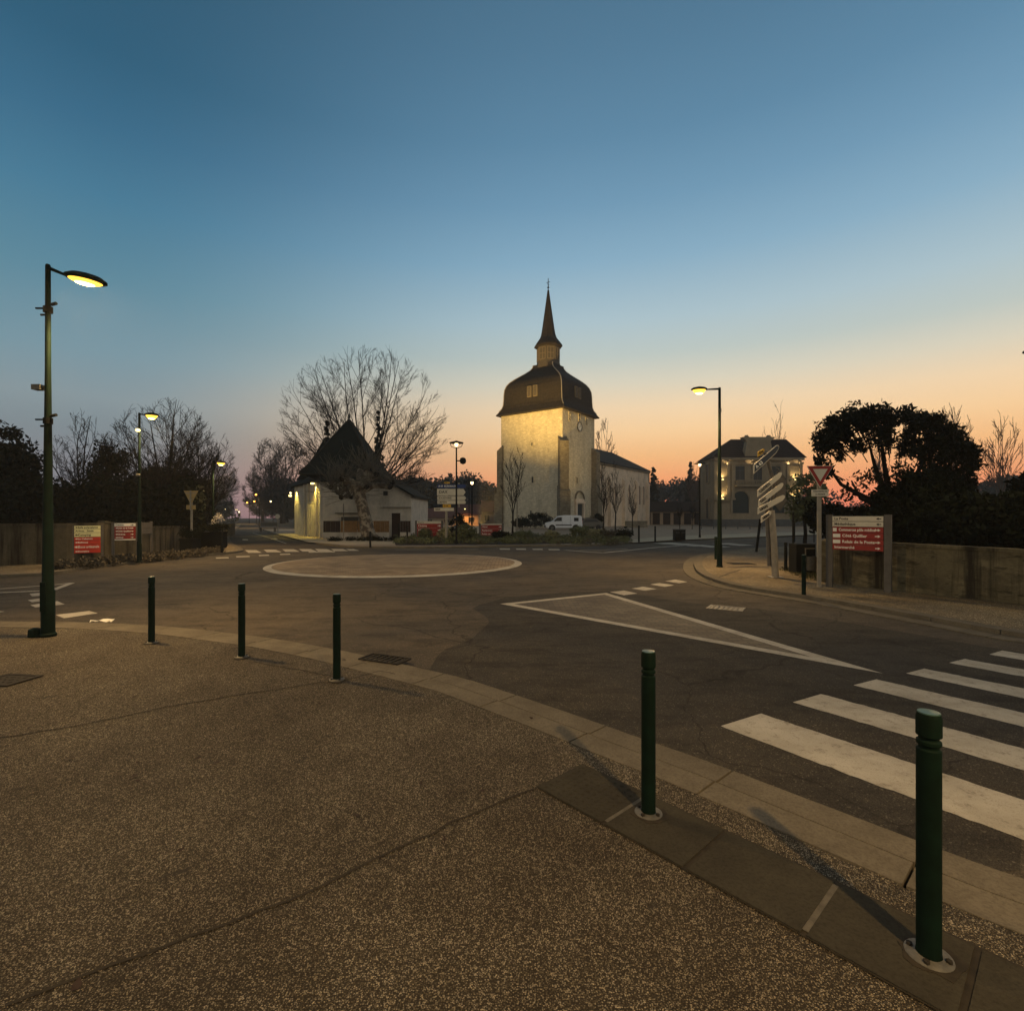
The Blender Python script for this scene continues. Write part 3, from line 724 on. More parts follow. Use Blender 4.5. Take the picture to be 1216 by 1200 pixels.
def leafy(name, label, base, W, D, zlo, zhi, seed, clumps=80, per=120, crad=.4, size=.08, m='leaf_dark', cat='tree', shell=.5, trunk=True, tr=.12, group=None, limb=True, flat=.55, shape='ell', part='crown'):
    rng = np.random.default_rng(seed); t = thing(name, label, cat, base, 0, group)
    H = zhi-zlo; u = rng.normal(size=(clumps, 3)); u /= np.linalg.norm(u, axis=1)[:, None]; rad = shell+(1-shell)*rng.random(clumps)
    c = u*rad[:, None]*np.array([max(W/2-crad*.7, .05), max(D/2-crad*.7, .05), max(H/2-crad*.6, .05)])
    if shape == 'cone':
        hz = rng.random(clumps)**.8; k = (1-hz)**.9+.04; ph = rng.random(clumps)*2*PI; rr = np.sqrt(rng.random(clumps))
        c = np.stack([np.cos(ph)*rr*k*W/2, np.sin(ph)*rr*k*D/2, hz*H-H/2], axis=1)
    if shape == 'box':
        c = (rng.random((clumps, 3))-.5)*np.array([W, D, H-crad])
    c[:, 2] += (zlo+zhi)/2
    rs_ = crad*(.6+.8*rng.random(clumps))[:, None]*np.array([[1, 1, .8]])
    if shape == 'cone': rs_ = rs_*(1.15-.8*((c[:, 2]-zlo)/H))[:, None]
    V, Fc = leaf_quads(rng, c, rs_, per, size, flat)
    V[:, 2] = np.maximum(V[:, 2], .02)
    A = Arr(); A.add(V, Fc); A.build(part, M[m], t)
    if trunk:
        mb = MB(); mb.tube([(0, 0, -.05), (.02*H, 0, zlo*.6+.1), (0, .02*H, zlo+H*.45)], [tr*1.3, tr, tr*.5], 8); mb.build('trunk', M['bark'], t, True)
        if limb:
            rg = random.Random(seed); out = []
            for i in range(9):
                j = rg.randrange(clumps); q = c[j]; s0 = np.array([0, 0, max(zlo*.8, .3)+rg.random()*H*.2])
                mid = (s0+q)/2+np.array([0, 0, H*.05]); out.append((*s0, *mid, tr*.5, tr*.35)); out.append((*mid, *q, tr*.35, tr*.12))
            seg_mesh('limbs', out, M['bark'], t, 5)
    return t
def base_at(px, Y, z=.0): return (XX(px, Y), Y, z)

# --- the great bare tree behind the house
def tree_px(px, py_top, Y, wpx, z=0): return base_at(px, Y, z), ZZ(py_top, Y)-z, wpx*Y/F
b, H, W = tree_px(436, 411, 50, 200)
big = bare_tree('bare_tree', 'huge spreading bare plane tree rising behind the house with the pointed roof', b, H, W*1.0, 11, .20, 30, (5, 80), 4, 9, (1, 2), .25, 'bark', trop=.03, rmin=.0085, ratio=(.26, .44), ang=(22, 44), start=.3, wig=.032, low=2.0)
# left side
for px, top, Y, wp, sd, lab, lm in ((97, 487, 30, 75, 21, 'bare rounded tree just right of the big green lamp post', 14), (196, 472, 33, 120, 22, 'tall bare tree with a broad crown behind the second street lamp', 17),
                       (238, 500, 40, 80, 23, 'bare tree leaning over the left road, beside the third street lamp', 14), (35, 533, 34, 46, 24, 'low bare tree behind the far left evergreen', 6)):
    b, H, W = tree_px(px, top, Y, wp)
    bare_tree('bare_tree', lab, b, H, W, sd, .22, lm, (6, 60), 4, 6, (1, 2), None, 'bark', trop=.05, rmin=.009, ratio=(.34, .54), start=.15, wig=.05, low=.5)
for px, top, Y, wp, sd, lab in ((336, 514, 130, 76, 31, 'dense twiggy bare tree right of the left road, next to the house'), (312, 548, 170, 46, 32, 'smaller dense bare tree farther down the right side of the road'), (256, 545, 230, 56, 33, 'dense twiggy bare tree overhanging the left side of the far road')):
    b, H, W = tree_px(px, top, Y, wp)
    bare_tree('bare_tree', lab, b, H, W, sd, .12, 12, (5, 80), 4, 6, (1, 3), None, 'bark', trop=.03, rmin=.03, ratio=(.40, .6), start=.1, low=0)
# dark evergreens and scrub on the left
b, H, W = tree_px(-6, 496, 28, 110); leafy('evergreen_tree', 'black-green evergreen at the far left edge behind the wall', b, W, W*.8, .6, H, 41, 130, 130, .75, .12, 'leaf_dark', tr=.22)
b, H, W = tree_px(131, 508, 31, 46); leafy('evergreen_tree', 'dark ivy-clad tree between the two bare trees on the left', b, W, W, 1.2, H, 42, 48, 70, .55, .10, 'leaf_dark', tr=.15)
b, H, W = tree_px(338, 566, 135, 62); leafy('bush', 'dark roadside bush mass left of the house beneath the dense bare tree', b, W, W, .2, H, 43, 60, 140, 2.0, .4, 'leaf_dark', 'bush', trunk=False)
b, H, W = tree_px(188, 548, 36, 120); leafy('bush', 'dark undergrowth thicket behind the yellow-backed yield sign', b, W, W*.5, .2, H, 44, 110, 130, .9, .14, 'leaf_dark', 'bush', trunk=False)
b, H, W = tree_px(236, 562, 52, 44); leafy('bush', 'black thicket beside the left road behind the third lamp', b, W, W*.6, .2, H, 45, 60, 120, .9, .16, 'leaf_dark', 'bush', trunk=False)
b, H, W = tree_px(303, 592, 190, 30); leafy('evergreen_tree', 'distant dark round tree at the end of the left road', base_at(266, 262), 12, 12, .5, 10.5, 46, 40, 100, 2.0, .4, 'leaf_far', tr=.4)
rng = np.random.default_rng(9)
n = 260; cx = rng.uniform(-38, -14.5, n); cy = 25+rng.uniform(0, 6, n); cx = np.minimum(cx, (222-608)*cy/610); cz = rng.uniform(.3, 3.2, n)
V, Fc = leaf_quads(rng, np.stack([cx, cy, cz], 1), np.full((n, 3), .85), 170, .13)
A = Arr(); A.add(V, Fc); tag(A.build('hedge', M['leaf_dark']), 'long black overgrown hedge standing behind the left boundary wall', 'hedge')
# woods far off, one mass
rng = np.random.default_rng(19); cs = []; rs_ = []
def wood(x0, x1, Y, h0, h1, k):
    for _ in range(k):
        t = rng.random(); x = XX(x0+(x1-x0)*t, Y); hh = ZZ(h0+(h1-h0)*t+rng.normal()*2.2, Y); z = rng.random()**.5*hh
        cs.append((x, Y+rng.uniform(-7, 7), max(z, .5))); rs_.append((3.0, 3.0, 2.4))
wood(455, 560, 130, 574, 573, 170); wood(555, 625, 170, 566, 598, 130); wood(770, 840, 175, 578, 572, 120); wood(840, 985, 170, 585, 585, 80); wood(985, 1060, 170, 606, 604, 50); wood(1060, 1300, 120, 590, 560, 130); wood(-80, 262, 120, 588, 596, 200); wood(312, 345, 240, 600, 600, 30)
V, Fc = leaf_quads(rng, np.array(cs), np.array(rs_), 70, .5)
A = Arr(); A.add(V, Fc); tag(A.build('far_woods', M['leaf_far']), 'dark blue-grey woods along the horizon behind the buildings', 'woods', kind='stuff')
# conifers
for px, top, Y, wp, sd, lab in ((388, 498, 56, 20, 51, 'narrow dark conifer poking up left of the pointed roof'), (449, 488, 58, 22, 52, 'narrow dark conifer poking up right of the pointed roof'),
                       (820, 549, 120, 18, 53, 'dark conifer left of the town hall'), (776, 556, 115, 20, 54, 'dark conifer close behind the end of the church nave'), (832, 560, 125, 14, 55, 'small dark conifer touching the left corner of the town hall')):
    b, H, W = tree_px(px, top, Y, wp)
    leafy('conifer', lab, b, W, W, .5, H, sd, 70, 70, W*.16+.08, Y*.0018, 'leaf_dark', shape='cone', tr=.15, limb=False)
# thin bare trees against the glow
for px, top, Y, wp, sd, lab in ((718, 494, 100, 28, 61, 'pinkish bare poplar rising behind the church roof'), (925, 464, 125, 22, 62, 'tallest thin bare poplar above the town hall roof'), (904, 496, 130, 16, 63, 'short thin bare poplar above the town hall pediment'),
                       (943, 500, 128, 14, 64, 'faint low bare poplar at the right of the town hall roof'), (1045, 474, 75, 20, 65, 'thin bare treetop above the big leafy tree'), (1133, 470, 70, 38, 66, 'bare poplar beyond the right end of the leafy tree'),
                       (1188, 484, 50, 42, 67, 'bare fan-shaped tree near the right edge of the photo'), (822, 536, 110, 14, 68, 'faint bare treetop left of the town hall'), (731, 528, 104, 14, 69, 'small bare treetop just over the church ridge')):
    b, H, W = tree_px(px, top, Y, wp)
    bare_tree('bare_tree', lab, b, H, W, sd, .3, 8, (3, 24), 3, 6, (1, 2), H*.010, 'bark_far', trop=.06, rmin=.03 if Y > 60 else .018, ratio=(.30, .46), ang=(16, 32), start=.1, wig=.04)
# young trees on the plaza
for px, top, bot, wp, sd, lab in ((609, 522, 642, 44, 71, 'slim young bare tree in front of the lit church tower'), (717, 548, 637, 30, 72, 'young bare tree in the bed before the church nave, left of two'), (731, 545, 634, 24, 73, 'young bare tree in the bed before the church nave, right of two'),
                       (751, 565, 633, 14, 76, 'smallest young bare tree before the far half of the nave'), (807, 590, 630, 10, 74, 'little bare sapling left of the town hall'), (822, 592, 629, 10, 75, 'little bare sapling beside the tall plaza lamp')):
    Y = G(px, bot).y; H = ZZ(top, Y)
    b = base_at(px, Y, .08)
    bare_tree('young_tree', lab, b, H, wp*Y/F*.85, sd, .26, 7, (4, 20), 3, 6, (1, 2), H*.009, 'bark', trop=.05, rmin=.009, ratio=(.26, .42), ang=(18, 36), start=.05, wig=.05)
# stake beside the young tree
g = G(614, 641); st = MB().tube([(g.x, g.y, .05), (g.x, g.y, 2.9)], .045, 7); tag(st.build('tree_stake', M['postgrey']), 'pale wooden stake beside the slim tree before the tower', 'stake')

# pollarded plane before the house
Y = 36.5; b = base_at(438, Y, .08); t = thing('plane_tree', 'pollarded plane tree with mottled bark and knobbly heads before the house', 'tree', b)
mb = MB(); xs = lambda px: (px-438)*Y/F; zz = lambda py: ZZ(py, Y)-.08
mb.tube([(.1, 0, -.1), (xs(437), 0, .4), (xs(433), 0, zz(612)), (xs(429), 0, zz(596)), (xs(426), 0, zz(582)), (xs(426), 0, zz(572))], [.72, .5, .42, .40, .44, .40], 12)
for (px, py, dy, r0) in ((400, 583, .6, .2), (412, 571, -.8, .26), (437, 560, .3, .3), (449, 566, -.7, .22), (457, 577, .9, .2), (424, 556, .8, .26), (441, 578, -1.2, .2)):
    mb.tube([(xs(427), 0, zz(583)), ((xs(px)+xs(427))/2, dy*.5, zz(py-2)*.5+zz(579)*.5+.1), (xs(px), dy, zz(py))], [.33, r0*1.05, r0*.9], 8)
mb.build('trunk', M['planebark'], t, True)
kn = MB(); rg = random.Random(3); out = []
for (px, py, dy, r0) in ((398, 584, .6, .26), (392, 578, .2, .28), (403, 590, .4, .26), (412, 569, -.8, .34), (437, 558, .3, .36), (450, 564, -.7, .32), (459, 577, .9, .3), (424, 554, .8, .36), (441, 579, -1.2, .26), (465, 572, .3, .26), (416, 590, .2, .22)):
    c = (xs(px), dy, zz(py)); r0 = r0*.72
    MB().lathe([(.02, -r0), (r0*.7, -r0*.7), (r0, 0), (r0*.8, r0*.6), (.03, r0*.8)], 9, c, sx=rg.uniform(.9, 1.3), sy=1).build('pollard_head', M['bark'], t, True)
    for _ in range(26):
        ph = rg.uniform(0, 2*PI); a = R(rg.uniform(15, 95)); d = (math.sin(a)*math.cos(ph)*1.2, math.sin(a)*math.sin(ph), math.cos(a))
        branching(rg, c, d, rg.uniform(1.0, 2.3), .028, 2, 3, out, 4, (0, 1), (14, 30), (.4, .6), .05, .12, .012, .2)
seg_mesh('twigs', out, M['twigs'], t, 3)

# big leafy tree on the right, behind the wall
Y = 17.5; b = base_at(1062, Y); t = thing('magnolia_tree', 'big dark evergreen tree with glossy leaves and sky showing through its crown', 'tree', b)
rng = np.random.default_rng(77); pts = []
top_px = [(968, 520), (985, 500), (1010, 490), (1040, 488), (1075, 486), (1105, 494), (1130, 510), (1150, 530), (1166, 552)]
def interp(px, arr):
    xs_, ys_ = zip(*arr); return float(np.interp(px, xs_, ys_))
bot_px = [(968, 540), (985, 572), (1010, 596), (1060, 600), (1100, 592), (1140, 580), (1166, 562)]
cl = []
while len(cl) < 285:
    px = rng.uniform(972, 1158); a_, c_ = interp(px, top_px), interp(px, bot_px); u = rng.random()
    py = a_+(c_-a_)*u**1.25+rng.normal()*4.5+1
    if 985 < px < 1060 and py > 532 and rng.random() < .86: continue
    if rng.random() < .35 and py > a_+18: continue
    dx = (px-1066)/105; dep = math.sqrt(max(0, 1-dx*dx))*2.4*rng.uniform(-1, 1)
    cl.append((XX(px, Y+dep)-b[0], dep, ZZ(py, Y+dep)))
cl = np.array(cl)
V, Fc = leaf_quads(rng, cl, np.full((len(cl), 3), .25)*(.5+1.0*rng.random((len(cl), 1))), 62, .085, .38)
A = Arr(); A.add(V, Fc); A.build('crown', M['leaf_glossy'], t)
mb = MB(); X0 = 0
mb.tube([(0, 0, -.1), (.03, 0, .8), (-.1, 0, 1.5)], [.2, .15, .14], 9)
limbs = []
for (dx, dz, dy) in ((-2.2, 3.6, .3), (-1.3, 4.2, -.6), (-.2, 4.8, .4), (.9, 4.4, -.4), (2.0, 3.4, .5), (-.8, 3.0, 1.0), (1.4, 3.4, -1.2)):
    mb.tube([(-.05, 0, 1.3), (dx*.35, dy*.4, 1.2+dz*.3), (dx*.75, dy*.8, dz*.78), (dx, dy, dz)], [.13, .10, .06, .025], 7)
mb.build('trunk', M['bark'], t, True)
out = []; rg = random.Random(8)
for c in cl[::2]:
    s = c*.75+np.array([0, 0, .5]); out.append((*s, *c, .022, .01))
seg_mesh('limbs', out, M['bark'], t, 3)
leafy('bush', 'broad dark shrub directly under the big leafy tree, behind the wall', base_at(1092, 15.5), 3.1, 2.4, .5, 3.2, 81, 190, 150, .42, .08, 'leaf_dark', 'bush', trunk=False)
leafy('bush', 'dark shrub behind the red and cream information board', base_at(1035, 17.5), 2.4, 1.6, .5, 2.25, 85, 60, 110, .34, .08, 'leaf_dark', 'bush', trunk=False)
leafy('bush', 'dense black hedge-like shrub at the right edge above the wall', base_at(1180, 13.6), 4.2, 2.6, .4, 2.4, 82, 230, 150, .42, .075, 'leaf_dark', 'bush', trunk=False)
leafy('bush', 'leafy dark shrub poking up highest at the right edge', base_at(1236, 15), 1.9, 1.4, 1.0, 3.45, 83, 50, 80, .36, .085, 'leaf_glossy', 'bush', trunk=False)
leafy('small_tree', 'dark small tree in front of the right wing of the town hall', base_at(955, 27), 2.4, 2.0, 1.2, 4.5, 84, 40, 60, .42, .10, 'leaf_mid', tr=.09)
leafy('small_tree', 'low dark tree with pale trunk behind the yield sign', base_at(982, 22), 2.0, 1.8, .7, 2.5, 86, 40, 80, .36, .09, 'leaf_dark', tr=.08)

# planting bed shrubs
rng = np.random.default_rng(5); cs = []; 
for _ in range(430):
    px = rng.uniform(472, 745); py = rng.uniform(635.5, 646)
    if px > 620 and py < 638: continue
    g = G(px, py, .08); cs.append((g.x, g.y, rng.uniform(.12, .30)))
V, Fc = leaf_quads(rng, np.array(cs), np.full((len(cs), 3), .34)*np.array([1.2, 1, .6]), 60, .06)
A = Arr(); A.add(V, Fc); tag(A.build('ground_cover', M['leaf_mid']), 'low olive-green ground cover filling the planting bed by the roundabout', 'ground cover', kind='stuff')
cs2 = []
for _ in range(90):
    px = rng.uniform(476, 740); py = rng.uniform(640, 646.5); g = G(px, py, .08); cs2.append((g.x, g.y, rng.uniform(.1, .22)))
V, Fc = leaf_quads(rng, np.array(cs2), np.full((len(cs2), 3), .25), 45, .05)
A = Arr(); A.add(V, Fc); tag(A.build('dry_ground_cover', M['leaf_brown']), 'tufts of brownish dry plants along the front of the planting bed', 'ground cover', kind='stuff')
for px, py, wd, h, m, lab in ((553, 644, 1.5, 1.25, 'leaf_mid', 'yellow-green grassy shrub right of the lamp with round camera'), (545, 643, 1.6, 1.9, 'leaf_dark', 'dark rounded bush at the foot of the lamp with round camera'),
        (533, 643, 1.5, 1.0, 'leaf_pale', 'pale yellow-green tussock left of the lamp with round camera'), (505, 642, 1.0, .9, 'leaf_mid', 'small shrub in front of the left red board'), (690, 640, 2.0, 1.05, 'leaf_mid', 'wide green shrub hiding the back of the white van'),
        (704, 640, 1.6, .9, 'leaf_pale', 'pale round shrub just right of the white van'), (722, 640, 1.5, .8, 'leaf_brown', 'reddish brown shrub left of the nave saplings'), (655, 641, 1.3, .7, 'leaf_pale', 'pale low tuft in front of the white van'),
        (622, 642, 1.5, .8, 'leaf_mid', 'green clump right of the slim tree before the tower'), (593, 642, 1.5, .7, 'leaf_dark', 'low dark clump in front of the right red board'), (740, 640, 1.6, .75, 'leaf_dark', 'dark low clump at the right end of the planting bed')):
    g = G(px, py, .08); leafy('shrub', lab, (g.x, g.y, .08), wd, wd*.8, .02, h, int(px), 22, 80, .26, .06, m, 'shrub', trunk=False, part='foliage')
for px, py, wd, h, m, lab in ((638, 622, 4.2, 2.4, 'leaf_dark', 'dark bush against the foot of the church tower, left of the van'), (619, 622, 3.0, 1.6, 'leaf_dark', 'low dark bush at the left foot of the church tower'), (700, 622, 2.0, 1.6, 'leaf_brown', 'reddish bush at the tower buttress behind the van'), (711, 621, 1.4, 2.3, 'leaf_dark', 'narrow dark bush at the start of the church nave')):
    Yb = 68.5; leafy('bush', lab, base_at(px, Yb, .08), wd, wd*.6, .05, h, int(px)+500, 40, 80, .45, .1, m, 'bush', trunk=False, part='foliage')
# low plants beside the left kerb
rng = np.random.default_rng(15); cs = []
for _ in range(150):
    px = rng.uniform(60, 262); u = (px-60)/202; py = np.interp(px, [60, 165, 262], [677, 666.5, 656])-rng.uniform(0, 2.2); g = G(px, py, .08); cs.append((g.x, g.y, rng.uniform(.08, .22)))
V, Fc = leaf_quads(rng, np.array(cs), np.full((len(cs), 3), .24)*np.array([1.3, 1, .7]), 60, .05)
A = Arr(); A.add(V, Fc); tag(A.build('ground_cover', M['leaf_brown']), 'dry low plants along the left kerb below the direction boards', 'ground cover', kind='stuff')
rng = np.random.default_rng(16); cs = []
for _ in range(60):
    px = rng.uniform(388, 470); g = G(px, rng.uniform(641, 642.5), .08); cs.append((g.x, g.y, .15))
V, Fc = leaf_quads(rng, np.array(cs), np.full((len(cs), 3), .22), 50, .05)
A = Arr(); A.add(V, Fc); tag(A.build('ground_cover', M['leaf_dark']), 'low dark plants at the foot of the pollarded tree', 'ground cover', kind='stuff')
rng = np.random.default_rng(17); cs = []
for _ in range(120):
    px = rng.uniform(925, 985); py = rng.uniform(674, 694); 
    if py > 676+(px-925)*.32: continue
    g = G(px, py, .08); cs.append((g.x, g.y, .09))
V, Fc = leaf_quads(rng, np.array(cs), np.full((len(cs), 3), .16)*np.array([1.2, 1.2, .5]), 70, .03, .2)
A = Arr(); A.add(V, Fc); tag(A.build('grass', M['grass']), 'patch of dull grass between the yield sign and the tilted signpost', 'grass', kind='stuff')
# ------------------------------------------------------------------ church
CH = thing('church', 'fortified stone church with floodlit square tower, bulging slate roof, thin spire and long nave', 'church', (7.08, 72, .05), math.atan2(-.587, .81))
TW, TD = 10.8, 9.8
mb = MB(); mb.prism([(-TW, 0), (0, 0), (0, TD), (-TW, TD)], -.1, 17.05); mb.build('tower_wall', M['towerstone'], CH)
def butt(corner, d, hs):
    mb = MB(); d = Vector(d).normalized(); n = Vector((-d.y, d.x, 0))
    z0 = -.1
    for ln, wd, z1 in hs:
        a = Vector(corner)-d*.4
        p = [a+n*wd/2, a-n*wd/2, a-n*wd/2+d*(ln+.4), a+n*wd/2+d*(ln+.4)]
        sl = .8
        vs = [(q.x, q.y, z0) for q in p]+[(p[0].x, p[0].y, z1+sl), (p[1].x, p[1].y, z1+sl), (p[2].x, p[2].y, z1), (p[3].x, p[3].y, z1)]
        mb.add(vs, [(3,2,1,0),(4,5,6,7),(0,1,5,4),(1,2,6,5),(2,3,7,6),(3,0,4,7)])
        z0 = z1-.2
    mb.build('buttress', M['buttress'], CH)
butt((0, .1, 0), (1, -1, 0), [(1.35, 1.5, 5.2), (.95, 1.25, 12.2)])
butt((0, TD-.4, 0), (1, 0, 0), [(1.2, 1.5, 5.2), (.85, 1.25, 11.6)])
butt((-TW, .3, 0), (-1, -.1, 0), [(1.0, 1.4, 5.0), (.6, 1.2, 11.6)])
# roof of the tower: flared eave, bulging dome, lantern, spire
def rect_loft(prof, cx, cy, hx, hy, name, m, parent):
    mb = MB(); vs = []; fs = []
    for k, z in prof:
        vs += [(cx-hx*k, cy-hy*k, z), (cx+hx*k, cy-hy*k, z), (cx+hx*k, cy+hy*k, z), (cx-hx*k, cy+hy*k, z)]
    for i in range(len(prof)-1):
        for j in range(4): fs.append((i*4+j, i*4+(j+1) % 4, (i+1)*4+(j+1) % 4, (i+1)*4+j))
    fs.append((3, 2, 1, 0)); n_ = len(prof)*4; fs.append((n_-4, n_-3, n_-2, n_-1))
    return mb.add(vs, fs).build(name, m, parent)
tcx, tcy = -TW/2, TD/2
RP = [(1.10, 16.86), (1.115, 16.98), (1.05, 17.45), (.985, 18.0), (.955, 18.5), (.945, 19.3), (.94, 20.2), (.925, 20.9), (.885, 21.5), (.82, 22.0), (.72, 22.5), (.6, 23.0), (.48, 23.5), (.38, 24.0), (.335, 24.4), (.32, 24.8)]
rect_loft(RP, tcx, tcy, TW/2, TD/2, 'tower_roof', M['slate'], CH)
M['slateband'] = mat('lantern_boards', (.10, .085, .068), .8, noise=.4, nscale=5)
roof = [o for o in kids(CH) if o.name.startswith('tower_roof')][0]
mb = MB()
for sx, sy in ((-1, -1), (1, -1), (1, 1), (-1, 1)):
    mb.tube([(tcx+sx*TW/2*k, tcy+sy*TD/2*k, z+.02) for k, z in RP[2:]], .075, 5)
mb.build('hip_flashing', M['lead'], roof)
mb = MB(); mb.lathe([(1.95, 24.3), (1.85, 24.9), (1.78, 25.2), (1.78, 27.75)], 8, (tcx, tcy, 0), rot=R(22.5)); mb.build('lantern', M['slateband'], CH)
lan = [o for o in kids(CH) if o.name.startswith('lantern')][0]
M['louvre'] = mat('pale_louvre', (.20, .17, .12), .8, noise=.3, nscale=6)
for k in range(8):
    a = R(45*k); ap = 1.78*math.cos(R(22.5)); mt = Matrix.Translation((tcx, tcy, 0)) @ Matrix.Rotation(a, 4, 'Z')
    fr = MB(); fr.box((ap+.03, 0, 25.5), (.08, 1.1, .1), m=mt); fr.box((ap+.03, 0, 27.3), (.08, 1.1, .1), m=mt); fr.box((ap+.03, 0, 26.4), (.08, 1.1, .08), m=mt)
    for s in (-.5, 0, .5): fr.box((ap+.03, s, 26.4), (.06, .09, 1.75), m=mt)
    wn = fr.build('window_frame', M['louvre'], lan)
mb = MB(); mb.lathe([(1.95, 27.55), (2.22, 27.7), (2.15, 27.95), (1.75, 28.5), (1.35, 29.0), (1.13, 29.6), (.98, 30.4), (.55, 33.4), (.12, 36.5)], 8, (tcx, tcy, 0), rot=R(22.5)); mb.build('spire', M['slate'], CH)
mb = MB(); mb.tube([(tcx, tcy, 36.3), (tcx, tcy, 38.3)], .05, 6); mb.lathe([(.02, -.2), (.2, 0), (.02, .2)], 10, (tcx, tcy, 36.9)); mb.box((tcx, tcy, 37.7), (.6, .06, .07)); mb.box((tcx, tcy, 37.35), (.06, .5, .06)); mb.build('finial_cross', M['black'], CH)
# dormer windows in the dome
def dormer(x, y, z, face):
    t = MB()
    mt = Matrix.Translation((x, y, z)) @ Matrix.Rotation({'front': 0, 'side': R(90)}[face], 4, 'Z')
    t.cur = 0
    for s in (-.52, .52):
        o = MB().box((s, 0, 0), (.72, .25, 1.6), m=mt).build('window', M['louvre'], CH)
        d = MB(); d.box((s, -.128, 0), (.56, .03, 1.4), m=mt)
        for j in range(5): d.box((s, -.14, -.6+j*.3), (.56, .05, .08), m=mt)
        d.build('louvres', M['slateband'], o)
dormer(-5.2, .22, 20.0, 'front'); dormer(-.28, 4.9, 20.0, 'side')
# small openings: proud dark boxes, recess shade in their colour, framed in stone
def slit(x, y, z, wd, hh, face):
    f = MB(); o_ = MB()
    if face == 'front':
        o_.box((x, -.012, z), (wd, .06, hh))
        for s in (-1, 1): f.box((x+s*(wd/2+.07), -.03, z), (.14, .12, hh+.28))
        f.box((x, -.03, z-hh/2-.07), (wd, .12, .14)); f.box((x, -.03, z+hh/2+.07), (wd, .12, .14))
    else:
        o_.box((.012, y, z), (.06, wd, hh))
        for s in (-1, 1): f.box((.03, y+s*(wd/2+.07), z), (.12, .14, hh+.28))
        f.box((.03, y, z-hh/2-.07), (.12, wd, .14)); f.box((.03, y, z+hh/2+.07), (.12, wd, .14))
    w_ = o_.build('opening', M['dark'], CH); f.build('surround', M['towerstone'], w_)
slit(-5.1, 0, 12.2, .22, .5, 'front'); slit(-5.0, 0, 7.0, .35, .9, 'front'); slit(-5.3, 0, 2.1, .3, .8, 'front')
slit(0, 2.0, 16.0, .3, 1.1, 'side'); slit(0, 4.9, 16.3, .4, .9, 'side'); slit(0, 7.1, 16.0, .3, 1.1, 'side'); slit(0, 4.1, 6.9, .35, .95, 'side')
# clock
mt = Matrix.Translation((0.02, 4.9, 14.9)) @ Matrix.Rotation(R(90), 4, 'Y')
cf = MB().lathe([(.62, 0), (.62, .05)], 28, m=mt).build('clock_face', M['signbrightwhite'], CH)
MB().lathe([(.62, 0), (.74, 0), (.74, .12), (.62, .12), (.62, 0)], 28, m=mt).build('clock_rim', M['steel'], cf)
hd = MB(); hd.box((.09, 4.9+.12, 14.9+.17), (.03, .06, .46), 0); hd.box((.09, 4.9-.1, 14.8), (.03, .3, .05)); 
for k in range(12):
    a = 2*PI*k/12; hd.box((.08, 4.9+.5*math.sin(a), 14.9+.5*math.cos(a)), (.02, .05, .09))
hd.build('clock_hands', M['textdark'], cf)
# portal
dr = MB().box((.03, 4.75, 1.7), (.1, 1.7, 3.5)).build('door', M['doorgreen'], CH)
pm = MB()
for s in (-1, 1): pm.box((.16, 4.75+s*1.12, 1.75), (.32, .34, 3.7))
pm.box((.19, 4.75, 3.72), (.42, 2.9, .26))
pm.box((.1, 4.75, 4.05), (.2, 2.5, .4))
pm.build('portal', M['navewall'], CH)
pd = MB(); 
arc = [(4.75+1.35*math.cos(a), 4.2+1.15*math.sin(a)) for a in np.linspace(0, PI, 13)]
for a, b_ in zip(arc, arc[1:]): pd.tube([(.2, a[0], a[1]), (.2, b_[0], b_[1])], .13, 6)
pd.build('portal_arch', M['buttress'], CH)
# nave
NL = 23.2; y0, y1 = TD-.02, TD+NL; x0, x1 = -11.6, -.04
mb = MB(); mb.prism([(x0, y0), (x1, y0), (x1, y1), (-3.4, y1+3.2), (x0+3.4, y1+3.2), (x0, y1)], -.1, 10.3); mb.build('nave_wall', M['navewall'], CH)
rx = (x0+x1)/2; e = .45; ez = 10.25; rz_ = 13.9
mb = MB(); mb.add([(x0-e, y0, ez), (x1+e, y0, ez), (x1+e, y1+.2, ez), (-3.1, y1+3.7, ez), (x0+3.1, y1+3.7, ez), (x0-e, y1+.2, ez), (rx, y0, rz_), (rx, y1-4.0, rz_)],
       [(0, 1, 6), (1, 2, 7, 6), (2, 3, 7), (3, 4, 7), (4, 5, 7), (5, 0, 6, 7), (5, 4, 3, 2, 1, 0)]); mb.build('nave_roof', M['slate'], CH)
mb = MB(); mb.box((x1+.12, (y0+y1)/2+.3, 10.02), (.24, NL-.8, .3)); mb.build('cornice', M['buttress'], CH)
for yy in (15.0, 20.6, 26.2, 31.6):
    mb = MB(); mb.box((x1+.25, yy, 3.9), (.55, .5, 7.8)); mb.add([(x1-.02, yy-.25, 7.8), (x1+.52, yy-.25, 7.8), (x1+.52, yy+.25, 7.8), (x1-.02, yy+.25, 7.8), (x1-.02, yy-.25, 8.3), (x1-.02, yy+.25, 8.3)], [(0, 1, 4), (2, 3, 5), (1, 2, 5, 4), (0, 3, 5, 4), (0, 1, 2, 3)])
    mb.build('buttress', M['navewall'], CH)
